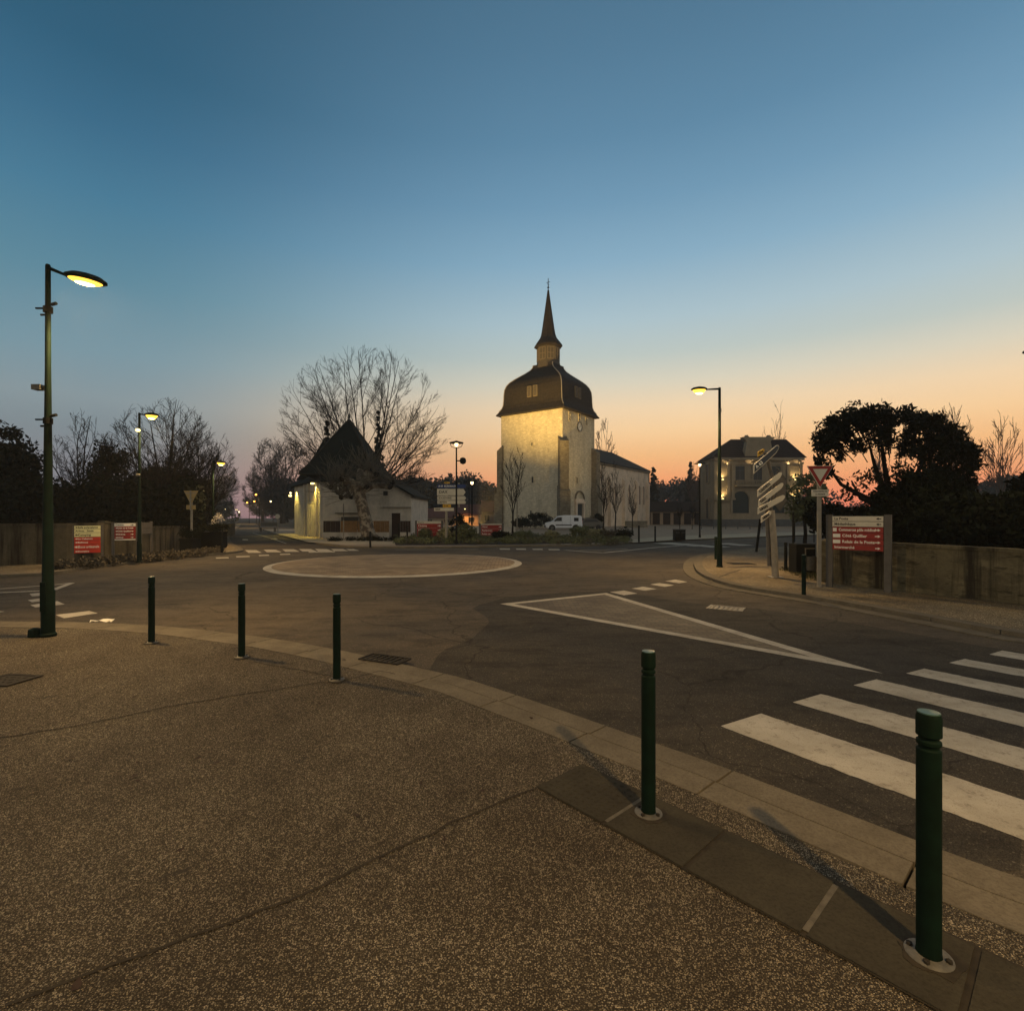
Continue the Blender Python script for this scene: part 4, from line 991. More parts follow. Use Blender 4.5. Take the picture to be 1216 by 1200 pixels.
for yy in (17.6, 23.4, 28.0, 30.0):
    g_ = MB(); g_.box((x1+.012, yy, 5.4), (.06, .62, 3.1)); g_.lathe([(.31, 0), (.31, .06)], 16, m=Matrix.Translation((x1-.018, yy, 6.95)) @ Matrix.Rotation(R(90), 4, 'Y'))
    w_ = g_.build('window', M['dark'], CH)
    f_ = MB(); 
    for s in (-1, 1): f_.box((x1+.04, yy+s*.40, 5.4), (.14, .16, 3.2))
    f_.box((x1+.06, yy, 3.74), (.2, 1.0, .18)); f_.build('surround', M['navewall'], w_)
# drain pipes
mb = MB(); mb.tube([(x1+.12, 12.3, 0), (x1+.12, 12.3, 9.9)], .07, 6); mb.build('downpipe', M['black'], CH)
mb = MB(); mb.tube([(x1+.12, 32.6, 0), (x1+.12, 32.6, 9.9)], .07, 6); mb.build('downpipe', M['black'], CH)
# low wall along the nave
g1 = G(742, 622.5); 
mb = MB(); a = Vector((XX(743, 74), 74, 0)); b_ = Vector((XX(768, 76), 76, 0)); dd = (b_-a).normalized(); nn = Vector((-dd.y, dd.x, 0))*.15
mb.prism([tuple((a-nn)[:2]), tuple((b_-nn)[:2]), tuple((b_+nn)[:2]), tuple((a+nn)[:2])], .0, 1.05)
tag(mb.build('low_wall', M['buttress']), 'low dark stone wall before the nave', 'wall')
# floodlights that light the tower from the plaza
def flood(label, lx, ly, aim, energy, size=70, color=(1, .60, .15)):
    mt = CH.matrix_basis if False else Matrix.Translation(CH.location) @ Matrix.Rotation(CH.rotation_euler.z, 4, 'Z')
    p = mt @ Vector((lx, ly, .45)); q = mt @ Vector(aim)
    t = thing('floodlight', label, 'floodlight', (p.x, p.y, .08))
    MB().tube([(0, 0, 0), (0, 0, .3)], .03, 8).build('stem', M['black'], t)
    d_ = (q-p).normalized(); rot = d_.to_track_quat('Z', 'Y').to_matrix().to_4x4(); m2 = Matrix.Translation((0, 0, .42)) @ rot
    MB().box((0, 0, -.05), (.34, .24, .16), m=m2).build('housing', M['black'], t)
    MB().box((0, 0, .04), (.30, .20, .02), m=m2).build('lens', E['lit'], t)
    s_ = spot(t, (d_.x*.12, d_.y*.12, .42+d_.z*.12), energy, color, size, 1.0, .05); s_.rotation_euler = d_.to_track_quat('-Z', 'Y').to_euler()
flood('small black floodlight on the plaza aimed at the top of the church tower', 3.0, -22, (-1.8, 0, 25.0), 62000, 58)
flood('second small floodlight nearer the left corner of the tower', -11, -20, (-7.6, 0, 25.0), 15000, 58)
flood('third small floodlight lighting the clock side of the tower', 12, -6.0, (-.3, 3.5, 17.0), 3800, 74)

# ------------------------------------------------------------------ house with the pointed roof
HO = thing('house', 'white rendered corner house with dark pyramid roofs and a yellow-lit entrance', 'house', (-14.75, 40, .08))
hx = lambda x: x+14.75
foot = [(-14.75, 40), (-9.9, 40.15), (-9.9, 48), (-17, 51), (-19.9, 47), (-17.3, 43)]
mb = MB(); mb.prism([(hx(x), y-40) for x, y in foot], -.1, 4.42)
mb.add([(hx(-9.9), .15, -.1), (hx(-7.87), .2, -.1), (hx(-7.87), .2, 3.25), (hx(-9.9), .15, 4.42), (hx(-9.9), 8, -.1), (hx(-7.87), 8, -.1), (hx(-7.87), 8, 3.25), (hx(-9.9), 8, 4.42)],
       [(0, 1, 2, 3), (1, 5, 6, 2), (5, 4, 7, 6), (3, 2, 6, 7)])
mb.build('wall', M['housewall'], HO)
rect_loft([(1.05, 4.95), (1.0, 5.05), (.78, 5.95), (.45, 7.7), (.02, 9.75)], hx(-13.75), 3.4, 3.0, 3.0, 'roof', M['greenroof'], HO)
rect_loft([(1.0, 4.8), (.7, 5.8), (.35, 7.1), (.02, 8.55)], hx(-17.0), 6.4, 1.7, 1.9, 'side_roof', M['greenroof'], HO)
mb = MB(); cxx = sum(x for x, y in foot)/6; cyy = sum(y for x, y in foot)/6; n6 = 6; vs = []
for k, z in ((1.09, 4.30), (1.09, 4.43), (.62, 5.6), (.3, 6.1)): vs += [(hx(cxx+(x-cxx)*k), cyy+(y-cyy)*k-40, z) for x, y in foot]
mb.add(vs, [(i*6+j, i*6+(j+1) % 6, (i+1)*6+(j+1) % 6, (i+1)*6+j) for i in range(3) for j in range(6)]+[tuple(range(6))[::-1], tuple(range(18, 24))])
mb.build('eaves_roof', M['greenroof'], HO)
rf = [o for o in kids(HO) if o.name.startswith('roof')][0]
MB().tube([(hx(-13.75), 3.4, 9.6), (hx(-13.75), 3.4, 10.3)], .04, 6).lathe([(.02, -.12), (.13, 0), (.02, .12)], 8, (hx(-13.75), 3.4, 10.0)).build('finial', M['black'], rf)
mb = MB()
for sx, sy in ((-1, -1), (1, -1), (1, 1), (-1, 1)):
    mb.tube([(hx(-13.75)+sx*3.0*k, 3.4+sy*3.0*k, z+.03) for k, z in [(1.0, 5.05), (.78, 5.95), (.45, 7.7), (.02, 9.75)]], .06, 5)
mb.build('ridge_tiles', M['slate'], rf)
mb = MB(); mb.add([(hx(-11.3), -.25, 5.25), (hx(-7.6), -.15, 3.12), (hx(-7.6), 8.3, 3.12), (hx(-11.3), 8.3, 5.25), (hx(-11.3), -.25, 5.4), (hx(-7.6), -.15, 3.27), (hx(-7.6), 8.3, 3.27), (hx(-11.3), 8.3, 5.4)],
       [(3,2,1,0),(4,5,6,7),(0,1,5,4),(1,2,6,5),(2,3,7,6),(3,0,4,7)]); mb.build('lean_to_roof', M['greenroof'], HO)
hp = lambda px, py, y=-.0: (XX(px, 40+y)+14.75, y, ZZ(py, 40+y)-.08)
def wall_opening(px0, px1, py0, py1, m, name='window', frame=True):
    a = hp(px0, py1); b_ = hp(px1, py0); c = ((a[0]+b_[0])/2, .14, (a[2]+b_[2])/2); wd = b_[0]-a[0]; hh = b_[2]-a[2]
    o = MB().box(c, (wd, .1+.12, hh)).build(name, m, HO)
    if frame:
        f = MB()
        for s in (-1, 1): f.box((c[0]+s*(wd/2+.05), .06, c[2]), (.10, .16, hh))
        f.box((c[0], .06, c[2]+hh/2+.05), (wd+.2, .18, .10)); f.build('frame', M['housewall'], o)
    return o
wall_opening(405, 426, 613.5, 629, M['dark']); wall_opening(465, 475.5, 609, 640, M['wood_dark'], 'door'); wall_opening(455, 460, 583, 588, M['dark'], 'vent', False)
f = MB(); a = hp(399, 609); b_ = hp(430, 608); f.box(((a[0]+b_[0])/2, -.1, a[2]), (b_[0]-a[0], .3, .08)); f.build('lintel_ledge', M['buttress'], HO)
f = MB(); a = hp(455, 602); b_ = hp(488, 602); f.box(((a[0]+b_[0])/2, .06, a[2]), (b_[0]-a[0], .22, .07)); f.build('string_course', M['lead'], HO)
# lit entrance on the cut corner: pilasters, transom, folding doors
dv = Vector((-2.55, 3.0, 0)); dl = dv.length; dv.normalize(); nv = Vector((-dv.y, dv.x, 0))   # nv points out of the house? checked below
if nv.y > 0: nv = -nv
def ent(s, off, z, wd, th, hh):      # box on the cut face; s metres along it
    c = Vector((0, 0, 0))+dv*s+nv*off; return (c.x, c.y, z), (wd, th, hh), math.atan2(dv.y, dv.x)
for s in (.12, 1.0, 2.95, 3.8): MB().box(*ent(s, .08, 2.2, .24, .22, 4.4)).build('pilaster', M['housewall'], HO)
MB().box(*ent(1.95, .06, 2.75, 1.7, .16, .18)).build('transom', M['housewall'], HO)
mb = MB()
for i in range(7): c_, d_, r_ = ent(1.2+i*.26, .10, 1.33, .16, .10, 2.6); mb.box(c_, d_, r_+R(22 if i % 2 else -22))
mb.build('folding_doors', M['housewall'], HO)
mb = MB().box(*ent(1.98, .015, 3.6, 1.6, .05, 1.4)).build('fanlight', M['navewall'], HO)
mb = MB(); mb.box(*ent(.95, .45, 4.22, .3, .2, .12)); mb.build('soffit_lamp', E['lit'], HO)
c_ = Vector((0, 0, 0))+dv*.9+nv*.42
spot(HO, (c_.x, c_.y, 4.15), 620, (1, .72, .12), 120, .8, .08)
c_ = Vector(foot[4]+(0,))-Vector((-14.75, 40, 0)); MB().box((c_.x-.2, c_.y-.45, 3.5), (.2, .2, .15)).build('wall_lamp', E['lit'], HO)
spot(HO, (c_.x+.35, c_.y-1.0, 4.0), 420, (1, .74, .14), 120, .8, .08)
# fence in front of it
FE = thing('fence', 'fence of tan and dark brown panels on a low white wall before the house', 'fence', (XX(384, 38.4), 38.4, .08))
fx = lambda px: XX(px, 38.4)-XX(384, 38.4)
MB().box(((fx(384)+fx(462))/2, 0, .21), (fx(462)-fx(384), .2, .46)).box(((fx(475.5)+fx(487.5))/2, 0, .21), (fx(487.5)-fx(475.5), .2, .46)).build('base_wall', M['housewall'], FE)
def panel(p0, p1, m):
    mb = MB(); n_ = max(3, int((fx(p1)-fx(p0))/.16)); w_ = (fx(p1)-fx(p0))/n_
    for i in range(n_): mb.box((fx(p0)+(i+.5)*w_, .01*(i % 2), .85), (w_-.012, .03, .80))
    mb.box(((fx(p0)+fx(p1))/2, .03, 1.27), (fx(p1)-fx(p0), .05, .05)); mb.build('panel', m, FE)
panel(384, 404, M['wood_dark']); panel(404.5, 424, M['wood_tan']); panel(424.5, 443, M['wood_tan']); panel(443.5, 462, M['wood_tan']); panel(475.5, 487.5, M['wood_dark'])

# ------------------------------------------------------------------ town hall
HX = XX(900, 85); TH = thing('town_hall', 'grey stone town hall with hipped roof, central pediment and warm uplit wall bays', 'town hall', (HX, 85, .08))
k_ = 85/F; tx = lambda px: (px-900)*k_; tz = lambda py: ZZ(py, 85)-.08
mb = MB(); mb.box((0, 5.5, tz(580)/2+2.4), (19.0, 11, tz(546)-2.35)); 
mb = MB(); mb.prism([(tx(848), 0), (tx(952), 0), (tx(952), 6.2), (tx(848), 6.2)], 4.3, tz(543.5)); mb.build('upper_wall', M['hallwall'], TH)
mb = MB(); mb.prism([(tx(848), -.05), (tx(952), -.05), (tx(952), 6.2), (tx(848), 6.2)], 1.15, 4.295); mb.build('lower_wall', M['halldark'] if False else M['hallwall'], TH)
mb = MB(); mb.prism([(tx(846), -.5), (tx(954), -.5), (tx(954), 6.4), (tx(846), 6.4)], -.1, 1.145)
for i in range(5): mb.box((tx(880), -.7-.3*i, .95-.1-i*.22), (8.0, .32, .22))
mb.build('plinth', M['halldark'], TH)
mb = MB(); mb.add([(tx(844), -.6, tz(543.5)), (tx(956), -.6, tz(543.5)), (tx(956), 6.8, tz(543.5)), (tx(844), 6.8, tz(543.5)), ((868-608)*88/F-HX, 3.1, ZZ(522, 88)), ((934-608)*88/F-HX, 3.1, ZZ(522, 88))], [(3, 2, 1, 0), (0, 1, 5, 4), (1, 2, 5), (2, 3, 4, 5), (3, 0, 4)]); mb.build('roof', M['tile'], TH)
mb = MB(); mb.box((0, .4, tz(543.5)-.22), (tx(956)-tx(844)-.8, 1.3+.7, .42)); mb.box((0, .0, tz(553)), (tx(953)-tx(847), .3, .16)); mb.build('cornice', M['hallwall'], TH)
pdm = MB(); pdm.prism([(tx(883), tz(547)), (tx(917), tz(547)), (tx(916), tz(535)), (tx(914), tz(524)), (tx(919), tz(520)), (tx(919), tz(519)), (tx(881), tz(519)), (tx(881), tz(520)), (tx(886), tz(524)), (tx(884), tz(535))], -.35, .7, m=Matrix(((1, 0, 0, 0), (0, 0, 1, 0), (0, 1, 0, 0), (0, 0, 0, 1))))
for px in (887, 913): pdm.lathe([(.42, 0), (.42, .2), (.28, .3), (.28, .42)], 4, (tx(px), .2, tz(519.5)), rot=R(45))
pdm.build('pediment', M['hallwall'], TH)
def twin(px, wpx, py0, py1, arch=False, m='dark', name='window'):
    o = MB(); wd = wpx*k_; z0_, z1_ = tz(py1), tz(py0)
    if arch:
        r = wd/2; pts = [(tx(px)-r, z0_), (tx(px)+r, z0_)]+[(tx(px)+r*math.cos(a), z1_-r+r*math.sin(a)) for a in np.linspace(0, PI, 15)]
        o.prism(pts, -.09, .2, m=Matrix(((1, 0, 0, 0), (0, 0, 1, 0), (0, 1, 0, 0), (0, 0, 0, 1))))
    else: o.box((tx(px), .02, (z0_+z1_)/2), (wd, .14, z1_-z0_))
    w_ = o.build(name, M[m], TH); f_ = MB()
    if arch:
        arc = [(tx(px)+(wd/2+.16)*math.cos(a), z1_-wd/2+(wd/2+.16)*math.sin(a)) for a in np.linspace(0, PI, 13)]
        for a, b_ in zip(arc, arc[1:]): f_.tube([(a[0], -.1, a[1]), (b_[0], -.1, b_[1])], .17, 6)
        for s in (-1, 1): f_.box((tx(px)+s*(wd/2+.17), -.12, (z0_+z1_-wd/2)/2), (.3, .26, z1_-wd/2-z0_))
    else:
        for s in (-1, 1): f_.box((tx(px)+s*(wd/2+.13), -.05, (z0_+z1_)/2), (.26, .22, z1_-z0_+.3))
        f_.box((tx(px), -.08, z1_+.16), (wd+.9, .34, .3)); f_.box((tx(px), -.08, z0_-.12), (wd+.6, .34, .2))
    f_.build('surround', M['hallwall'], w_)
    if not arch:
        g_ = MB().box((tx(px), -.06, (z0_+z1_)/2), (.07, .03, z1_-z0_)).box((tx(px), -.06, z0_+(z1_-z0_)*.65), (wd, .03, .07)); g_.build('glazing_bar', M['halldark'], w_)
for yy in (2.7,):
    for z_, h_, w_ in ((8.9, 3.0, .9), (2.9, 3.2, 1.1)):
        o = MB().box((tx(848)-.01, yy, z_), (.1, w_, h_)).build('window', M['dark'], TH)
        f_ = MB(); f_.box((tx(848)-.06, yy-w_/2-.12, z_), (.2, .24, h_+.3)); f_.box((tx(848)-.06, yy+w_/2+.12, z_), (.2, .24, h_+.3)); f_.box((tx(848)-.09, yy, z_+h_/2+.13), (.28, w_, .26)); f_.box((tx(848)-.09, yy, z_-h_/2-.13), (.28, w_, .26)); f_.build('surround', M['hallwall'], o)
twin(878.5, 11, 552, 571); twin(899.5, 10, 552, 574); twin(921, 11, 552, 571)
twin(879, 19, 583.5, 609, True, 'doorgreen', 'arched_door'); twin(921, 19, 583.5, 609, True, 'doorgreen', 'arched_door')
bl = MB(); bl.box((0, -.55, tz(577)), (tx(928)-tx(872), 1.1, .22))
for i in range(26): bl.box((tx(872.5)+i*(tx(927.5)-tx(872.5))/25, -1.02, tz(577)+.45), (.12, .12, .7))
bl.box((0, -1.02, tz(577)+.86), (tx(928)-tx(872), .2, .14)); bl.build('balcony', M['hallwall'], TH)
for px in (849.5, 864.5, 870, 930, 935.5, 950.5):
    pil = MB(); pil.box((tx(px), -.12, (4.4+tz(549))/2), (.5, .26, tz(549)-4.4)); pil.box((tx(px), -.16, tz(550)), (.75, .36, .4)); pil.box((tx(px), -.16, 4.5), (.75, .36, .3))
    pil.build('pilaster', M['hallwall'], TH)
for px in (857, 943):
    lg = MB().box((tx(px), -.35, 4.24), (tx(865)-tx(849), .7, .14)).build('ledge', M['hallwall'], TH)
    for dz, en in ((.25, 280), (3.4, 210)):
        fx_ = MB().box((tx(px), -.45, 4.31+dz), (.3, .16, .12)).build('uplighter', E['lit'], TH)
        s_ = spot(TH, (tx(px), -.46, 4.31+dz+.12), en, (1, .68, .28), 130, .9, .06); s_.rotation_euler = (R(180)-R(12), 0, 0)
for px in (862, 890, 935, 946):
    s_ = spot(TH, (tx(px), -.5, tz(551)-.1), 55, (1, .7, .35), 150, .9, .05); s_.rotation_euler = (R(180), 0, 0)
rr_ = thing('railing', 'low grey metal railing in front of the town hall steps', 'railing', (XX(833, 66), 66, .08))
mb = MB(); wd = XX(905, 66)-XX(833, 66)
for z in (.25, .6, .95): mb.box((wd/2, 0, z), (wd, .05, .05))
mb.build('rails', M['halldark'], rr_)
for i in range(6): MB().box((i*wd/5, 0, .5), (.08, .08, 1.0)).build('post', M['halldark'], rr_)

# low outbuilding between church and hall
OB = thing('outbuilding', 'long low dark-roofed building between the church and the town hall', 'building', (XX(804, 98), 98, .08))
w2 = (836-774)/2*98/F
MB().prism([(-w2, 0), (w2, 0), (w2, 6), (-w2, 6)], -.1, 2.6).build('wall', M['cream'], OB)
mb = MB(); mb.add([(-w2-.3, -.7, 2.5), (w2+.3, -.7, 2.5), (w2+.3, 6.6, 2.5), (-w2-.3, 6.6, 2.5), (-w2-.3, 3, 4.5), (w2+.3, 3, 4.5)], [(3, 2, 1, 0), (0, 1, 5, 4), (1, 2, 5), (2, 3, 4, 5), (3, 0, 4)]); mb.build('roof', M['tile'], OB)
for i in range(5):
    x = -w2+1+i*(2*w2-2)/4; MB().box((x, -.03, 1.2), (1.35, .14, 2.2)).build('door', M['wood_dark'], OB)

# red-roofed houses left of the church
def small_house(label, px0, px1, pyb, pyt, pyr, Y, m, gable=True):
    Wd = (px1-px0)*Y/F; t = thing('house', label, 'house', (XX((px0+px1)/2, Y), Y, .08)); h = ZZ(pyt, Y)-.08; hr = ZZ(pyr, Y)-.08
    MB().prism([(-Wd/2, 0), (Wd/2, 0), (Wd/2, 7), (-Wd/2, 7)], -.1, h).build('wall', m, t)
    mb = MB(); mb.add([(-Wd/2-.3, -.5, h-.1), (Wd/2+.3, -.5, h-.1), (Wd/2+.3, 7.5, h-.1), (-Wd/2-.3, 7.5, h-.1), (-Wd/2-.1, 3.5, hr), (Wd/2+.1, 3.5, hr)], [(3, 2, 1, 0), (0, 1, 5, 4), (1, 2, 5), (2, 3, 4, 5), (3, 0, 4)]); mb.build('roof', M['redtile'], t)
    for f_ in (-.28, .22): o = MB().box((Wd*f_, -.02, h*.5), (.9, .1, h*.42)).build('window', M['dark'], t); MB().box((Wd*f_, -.09, h*.5), (.06, .04, h*.42)).box((Wd*f_, -.06, h*.5-h*.23), (1.1, .14, .08)).build('frame', M['housewall'], o)
    return t
h1 = small_house('red-roofed house whose cream wall glows orange under a lamp', 540, 568, 630, 610, 598, 92, M['cream'])
h2 = small_house('dim pinkish house with a red roof beside the church tower', 571, 604, 630, 607, 594, 100, M['cream'])
h3 = small_house('low dark-roofed house behind the left signpost', 502, 541, 630, 614, 603, 104, M['cream'])
lp = thing('wall_lamp', 'unseen street side lamp lighting the orange house wall', 'lamp', (XX(552, 90), 90.2, ZZ(604, 90)))  # unseen lamp, set here for the orange glow on the wall
lp['label'] = 'unseen lamp bracket lighting the orange-glowing house wall'
MB().box((0, .9, .1), (.08, 1.8, .08)).build('arm', M['black'], lp); MB().lathe([(.05, 0), (.12, .08), (.05, .16)], 10, (0, 0, -.1)).build('lamp_glass', E['lit'], lp)
spot(lp, (0, -.1, -.15), 900, (1, .45, .12), 150, .8, .1)
# ------------------------------------------------------------------ walls
def wall_along(name, label, pts, h, th, m, cap=True, z=.06):
    t = thing(name, label, 'wall', (pts[0][0], pts[0][1], z)); o = Vector((pts[0][0], pts[0][1], 0))
    mb = MB(); cp = MB(); pv = [Vector((p[0], p[1], 0))-o for p in pts]
    L0, L1 = offset(pv, th/2), offset(pv, -th/2); K0, K1 = offset(pv, th/2+.03), offset(pv, -th/2-.03)
    hs = h if hasattr(h, '__len__') else [h]*len(pts)
    for A, B, z0, z1, q in ((L0, L1, -.1, 0, mb), (K0, K1, 0, .07, cp)):
        n_ = len(A); lo = [-.1]*n_ if q is mb else [x for x in hs]; hi = [x for x in hs] if q is mb else [x+.07 for x in hs]
        vs = [(p.x, p.y, lo[i]) for i, p in enumerate(A)]+[(p.x, p.y, lo[i]) for i, p in enumerate(B)]+[(p.x, p.y, hi[i]) for i, p in enumerate(A)]+[(p.x, p.y, hi[i]) for i, p in enumerate(B)]
        fs = []
        for k in range(n_-1): fs += [(k, k+1, 2*n_+k+1, 2*n_+k), (n_+k, n_+k+1, 3*n_+k+1, 3*n_+k), (2*n_+k, 2*n_+k+1, 3*n_+k+1, 3*n_+k), (k, k+1, n_+k+1, n_+k)]
        fs += [(0, n_, 3*n_, 2*n_), (n_-1, 2*n_-1, 4*n_-1, 3*n_-1)]; q.add(vs, fs)
    mb.build('masonry', m, t)
    if cap: cp.build('coping', m, t)
    return t
wall_along('garden_wall', 'stained low concrete wall behind the red information board on the right', [(7.85, 12.6), (8.45, 11.45), (9.56, 9.65), (12.6, 4.9)], [1.0, .98, .95, .95], .25, M['walldirty'], z=.08)
wall_along('garden_wall', 'short return of the right-hand wall beside the dark planter', [(7.82, 12.75), (10.5, 16.5)], .95, .25, M['walldirty'], z=.08)
def LP(px, py): g = G(px, py, .08); return (g.x, g.y)
wall_along('boundary_wall', 'tall streaked boundary wall on the far left behind the lamp post', [(-40, 15.0), LP(-60, 674), LP(0, 671.5), LP(78, 668.3), LP(120, 665)], [1.32]*5, .25, M['wallleft'], z=.08)
wall_along('boundary_wall', 'lower ribbed boundary wall receding beside the left road', [LP(120.5, 664.8), LP(168, 660), LP(212, 652.5), LP(240, 645), (-26, 48)], [1.40, 1.15, 1.1, 1.0, .9], .22, M['wallleft'], z=.08)

# ------------------------------------------------------------------ bollards
M['bollardcap'] = mat('bollard_top', (.03, .075, .05), .35, noise=.4, nscale=20, spec=.5)
def bollard(px, py, label, h=.90, r=.04, z=.06, ring=True, group='green bollards along the kerb', m='green'):
    g = G(px, py, z); t = thing('bollard', label, 'bollard', (g.x, g.y, z), 0, group)
    gz = h-.135
    MB().lathe([(r*1.04, 0), (r*1.04, .02), (r, .03), (r, gz), (r*.82, gz+.006), (r*.82, gz+.014), (r, gz+.02), (r, gz+.032), (r*.82, gz+.038), (r*.82, gz+.046), (r*1.03, gz+.052), (r*1.03, h-.016), (r*.93, h)], 28).build('post', M[m], t, True)
    MB().lathe([(r*.92, h), (r*.90, h+.004), (.002, h+.007)], 28).build('cap', M['bollardcap'] if m == 'green' else M[m], t, True)
    if ring:
        MB().lathe([(r*1.06, 0), (r*1.95, 0), (r*1.95, .010), (r*1.7, .015), (r*1.06, .018), (r*1.06, 0)], 28).build('base_plate', M['steel'], t, True)
        rg_ = random.Random(int(px)); MB().prism([(r*2.35*rg_.uniform(.85, 1.25)*math.cos(2*PI*k/18)+.01, r*2.35*rg_.uniform(.85, 1.25)*math.sin(2*PI*k/18)-.006) for k in range(18)], .0005, .0085 if px > 700 else .003).build('dirt_ring', M['joint'], t)
        for k in range(4): MB().lathe([(.011, .012), (.011, .024), (.006, .026)], 6, (r*1.5*math.cos(R(45+90*k)), r*1.5*math.sin(R(45+90*k)), 0)).build('bolt', M['iron'], t)
    return t
bollard(1103, 1136, 'closest and largest green bollard with a grooved top, right foreground', .915, .039)
bollard(770, 966, 'green bollard in the centre right foreground at the start of the dark slabs', .90, .0385)
bollard(400, 807, 'green bollard nearest the black drain grate', .865, .038)
bollard(287, 780, 'green bollard between the one by the drain grate and the leftmost one', .86, .038)
bollard(180, 763, 'leftmost green bollard, next to the big lamp post', .86, .038)
GR = 'dark bollards on the right corner pavement'
bollard(954.5, 706, 'dark green bollard closest to the kerb before the red information board', .83, .042, .08, False, GR)
bollard(850, 664, 'thin green bollard right beside the base of the right lamp post', .86, .05, .08, False, GR)
bollard(933, 677.5, 'short dark post on the right corner just left of the planter', .85, .045, .08, False, GR, 'black')
bollard(942, 671.5, 'taller thin black post between the short post and the planter', 1.75, .035, .08, False, GR, 'black')
GF = 'dark bollards across the junction'
for px, bot, top, lab in ((263.5, 656, 632, 'black bollard at the corner of the left road, right of the third lamp'), (439.7, 650, 631, 'black bollard at the foot of the pollarded plane tree'), (473.5, 641.5, 621, 'left one of the two thin bollards before the house door'), (483.5, 641.5, 624, 'right one of the two thin bollards before the house door'),
                          (758.7, 643.6, 624, 'left one of the two bollards by the far right zebra crossing'), (778, 642.6, 624.5, 'right one of the two bollards by the far right zebra crossing')):
    Y = G(px, bot, .08).y; bollard(px, bot, lab, (bot-top)*Y/F, .055, .08, False, GF, 'black')
# leaning post
g = G(898, 655, .08); a = Vector((g.x, g.y, .08)); b_ = P(903, 616, g.y)
tag(MB().tube([a-Vector((0, 0, .05)), b_], .06, 8).build('leaning_post', M['black']), 'black post leaning to the right near the far crossing, left of the tilted signs', 'post')

# ------------------------------------------------------------------ street lamps
def street_lamp(label, px, bot, top, arm, r0, r1, energy, z=.08, head=.5, bowl=0.0, Y=None, drop=.15, arm_az=0, detail=False, head_mat='lamp', group='street lamps', at=None, height=None):
    if at: g = Vector(at)
    elif Y is None: g = G(px, bot, z)
    else: g = Vector((XX(px, Y), Y, z))
    H = height or ZZ(top, g.y)-z; t = thing('street_lamp', label, 'street lamp', (g.x, g.y, z), arm_az, group)
    MB().lathe([(r0*1.25, 0), (r0*1.25, .03), (r0, .05), (r0, H*.12), (r0*.86, H*.125), (r0*.42+r1*.4, H*.5), (r1, H*.72), (r1*.9, H-.02), (r1*.7, H)], 16).build('pole', M['green'], t, True)
    if r0 > .07: MB().box((0, -r0*.98, .55), (r0*.9, .02, .4)).build('service_door', M['green'], t)
    s = 1 if arm > 0 else -1; hx_ = arm-s*head/2
    MB().tube([(0, 0, H-.045), (hx_+s*.03, 0, H-.045-drop*.62)], [r1*.75, r1*.5], 10).build('arm', M['green'], t, True)
    c = (arm, 0, H-drop-.02); tilt = Matrix.Translation(c) @ Matrix.Rotation(s*math.atan2(drop*.5, abs(arm)), 4, 'Y')
    MB().lathe([(head*.44, -.03), (head*.5, -.015), (head*.49, .012), (head*.36, .05), (head*.12, .075)], 28, (0, 0, 0), tilt, sy=.62).build('lamp_head', M['green'], t, True)
    gl = MB().lathe([(head*.10, -.070-bowl), (head*.26, -.06-bowl*.8), (head*.36, -.042-bowl*.4), (head*.40, -.028)], 28, (0, 0, 0), tilt, sy=.62).build('lamp_glass', E[head_mat], t, True)
    MB().lathe([(head*.05, -.085-bowl), (head*.17, -.078-bowl), (head*.23, -.066-bowl*.8)], 20, (0, 0, 0), tilt, sy=.62).build('bulb_glow', E['lamp_core'], gl, True)
    if energy: spot(t, (arm, 0, H-drop-.17-bowl), energy, SODIUM, 152, .6, .10).rotation_euler = (0, -s*R(24), 0)
    return t, H, g
t, H, g = street_lamp('big dark green street lamp in the left foreground with an oval yellow-lit head', 57, 755, 314, .52, .078, .034, 1000, .06, .56, drop=.18)
# banner brackets, box and floodlet clamped on the near post
for py in (366, 498):
    z = ZZ(py, g.y)-.06; b = MB(); b.box((-.10, 0, z), (.14, .02, .02)); b.lathe([(.055, -.04), (.055, .04)], 16, (0, 0, z-.02)); b.tube([(.05, 0, z+.05), (.13, -.02, z+.06)], .022, 8); b.tube([(-.04, 0, z-.09), (-.10, 0, z-.09)], .014, 6); b.build('bracket', M['black'], t)
z = ZZ(460, g.y)-.06; MB().box((-.13, 0, z), (.12, .1, .07)).tube([(-.04, 0, z), (-.13, 0, z)], .02, 6).build('camera_box', M['steel'], t)
MB().lathe([(.02, 0), (.08, .0), (.075, .10), (.03, .12)], 12, (-.15, -.03, 0)).build('base_cover', M['green'], t)
t, H, g = street_lamp('street lamp on the right corner, its orange head reaching left over the road', 854.5, 673, 460, -.66, .085, .045, 1250, .08, .52, .08, drop=.03)
MB().box((0, -.07, H-.75), (.05, .04, .12)).build('bracket', M['steel'], t)
t, H, g = street_lamp('second street lamp on the left, behind the red direction boards', 165.5, 667.5, 490, .44, .075, .04, 850, .08, .5, .08, drop=.05)
MB().lathe([(.05, -.05), (.08, 0), (.05, .05)], 10, (.0, -.07, ZZ(511, g.y)-.08)).build('small_light', E['lit'], t)
MB().lathe([(.05, -.05), (.07, 0), (.05, .05)], 10, (.0, -.07, ZZ(564, g.y)-.08)).build('small_light', M['steel'], t)
street_lamp('third street lamp at the corner of the left road', 253, 650, 547, .42, .08, .045, 800, .08, .5, .08, drop=.06)
# lamp just outside the right edge, its head tip at the picture's border
street_lamp('street lamp at the right edge of the photo, head tip just in view', 1262, 0, 410, -.62, .08, .045, 330, .08, .5, .05, Y=11.5, drop=.1)
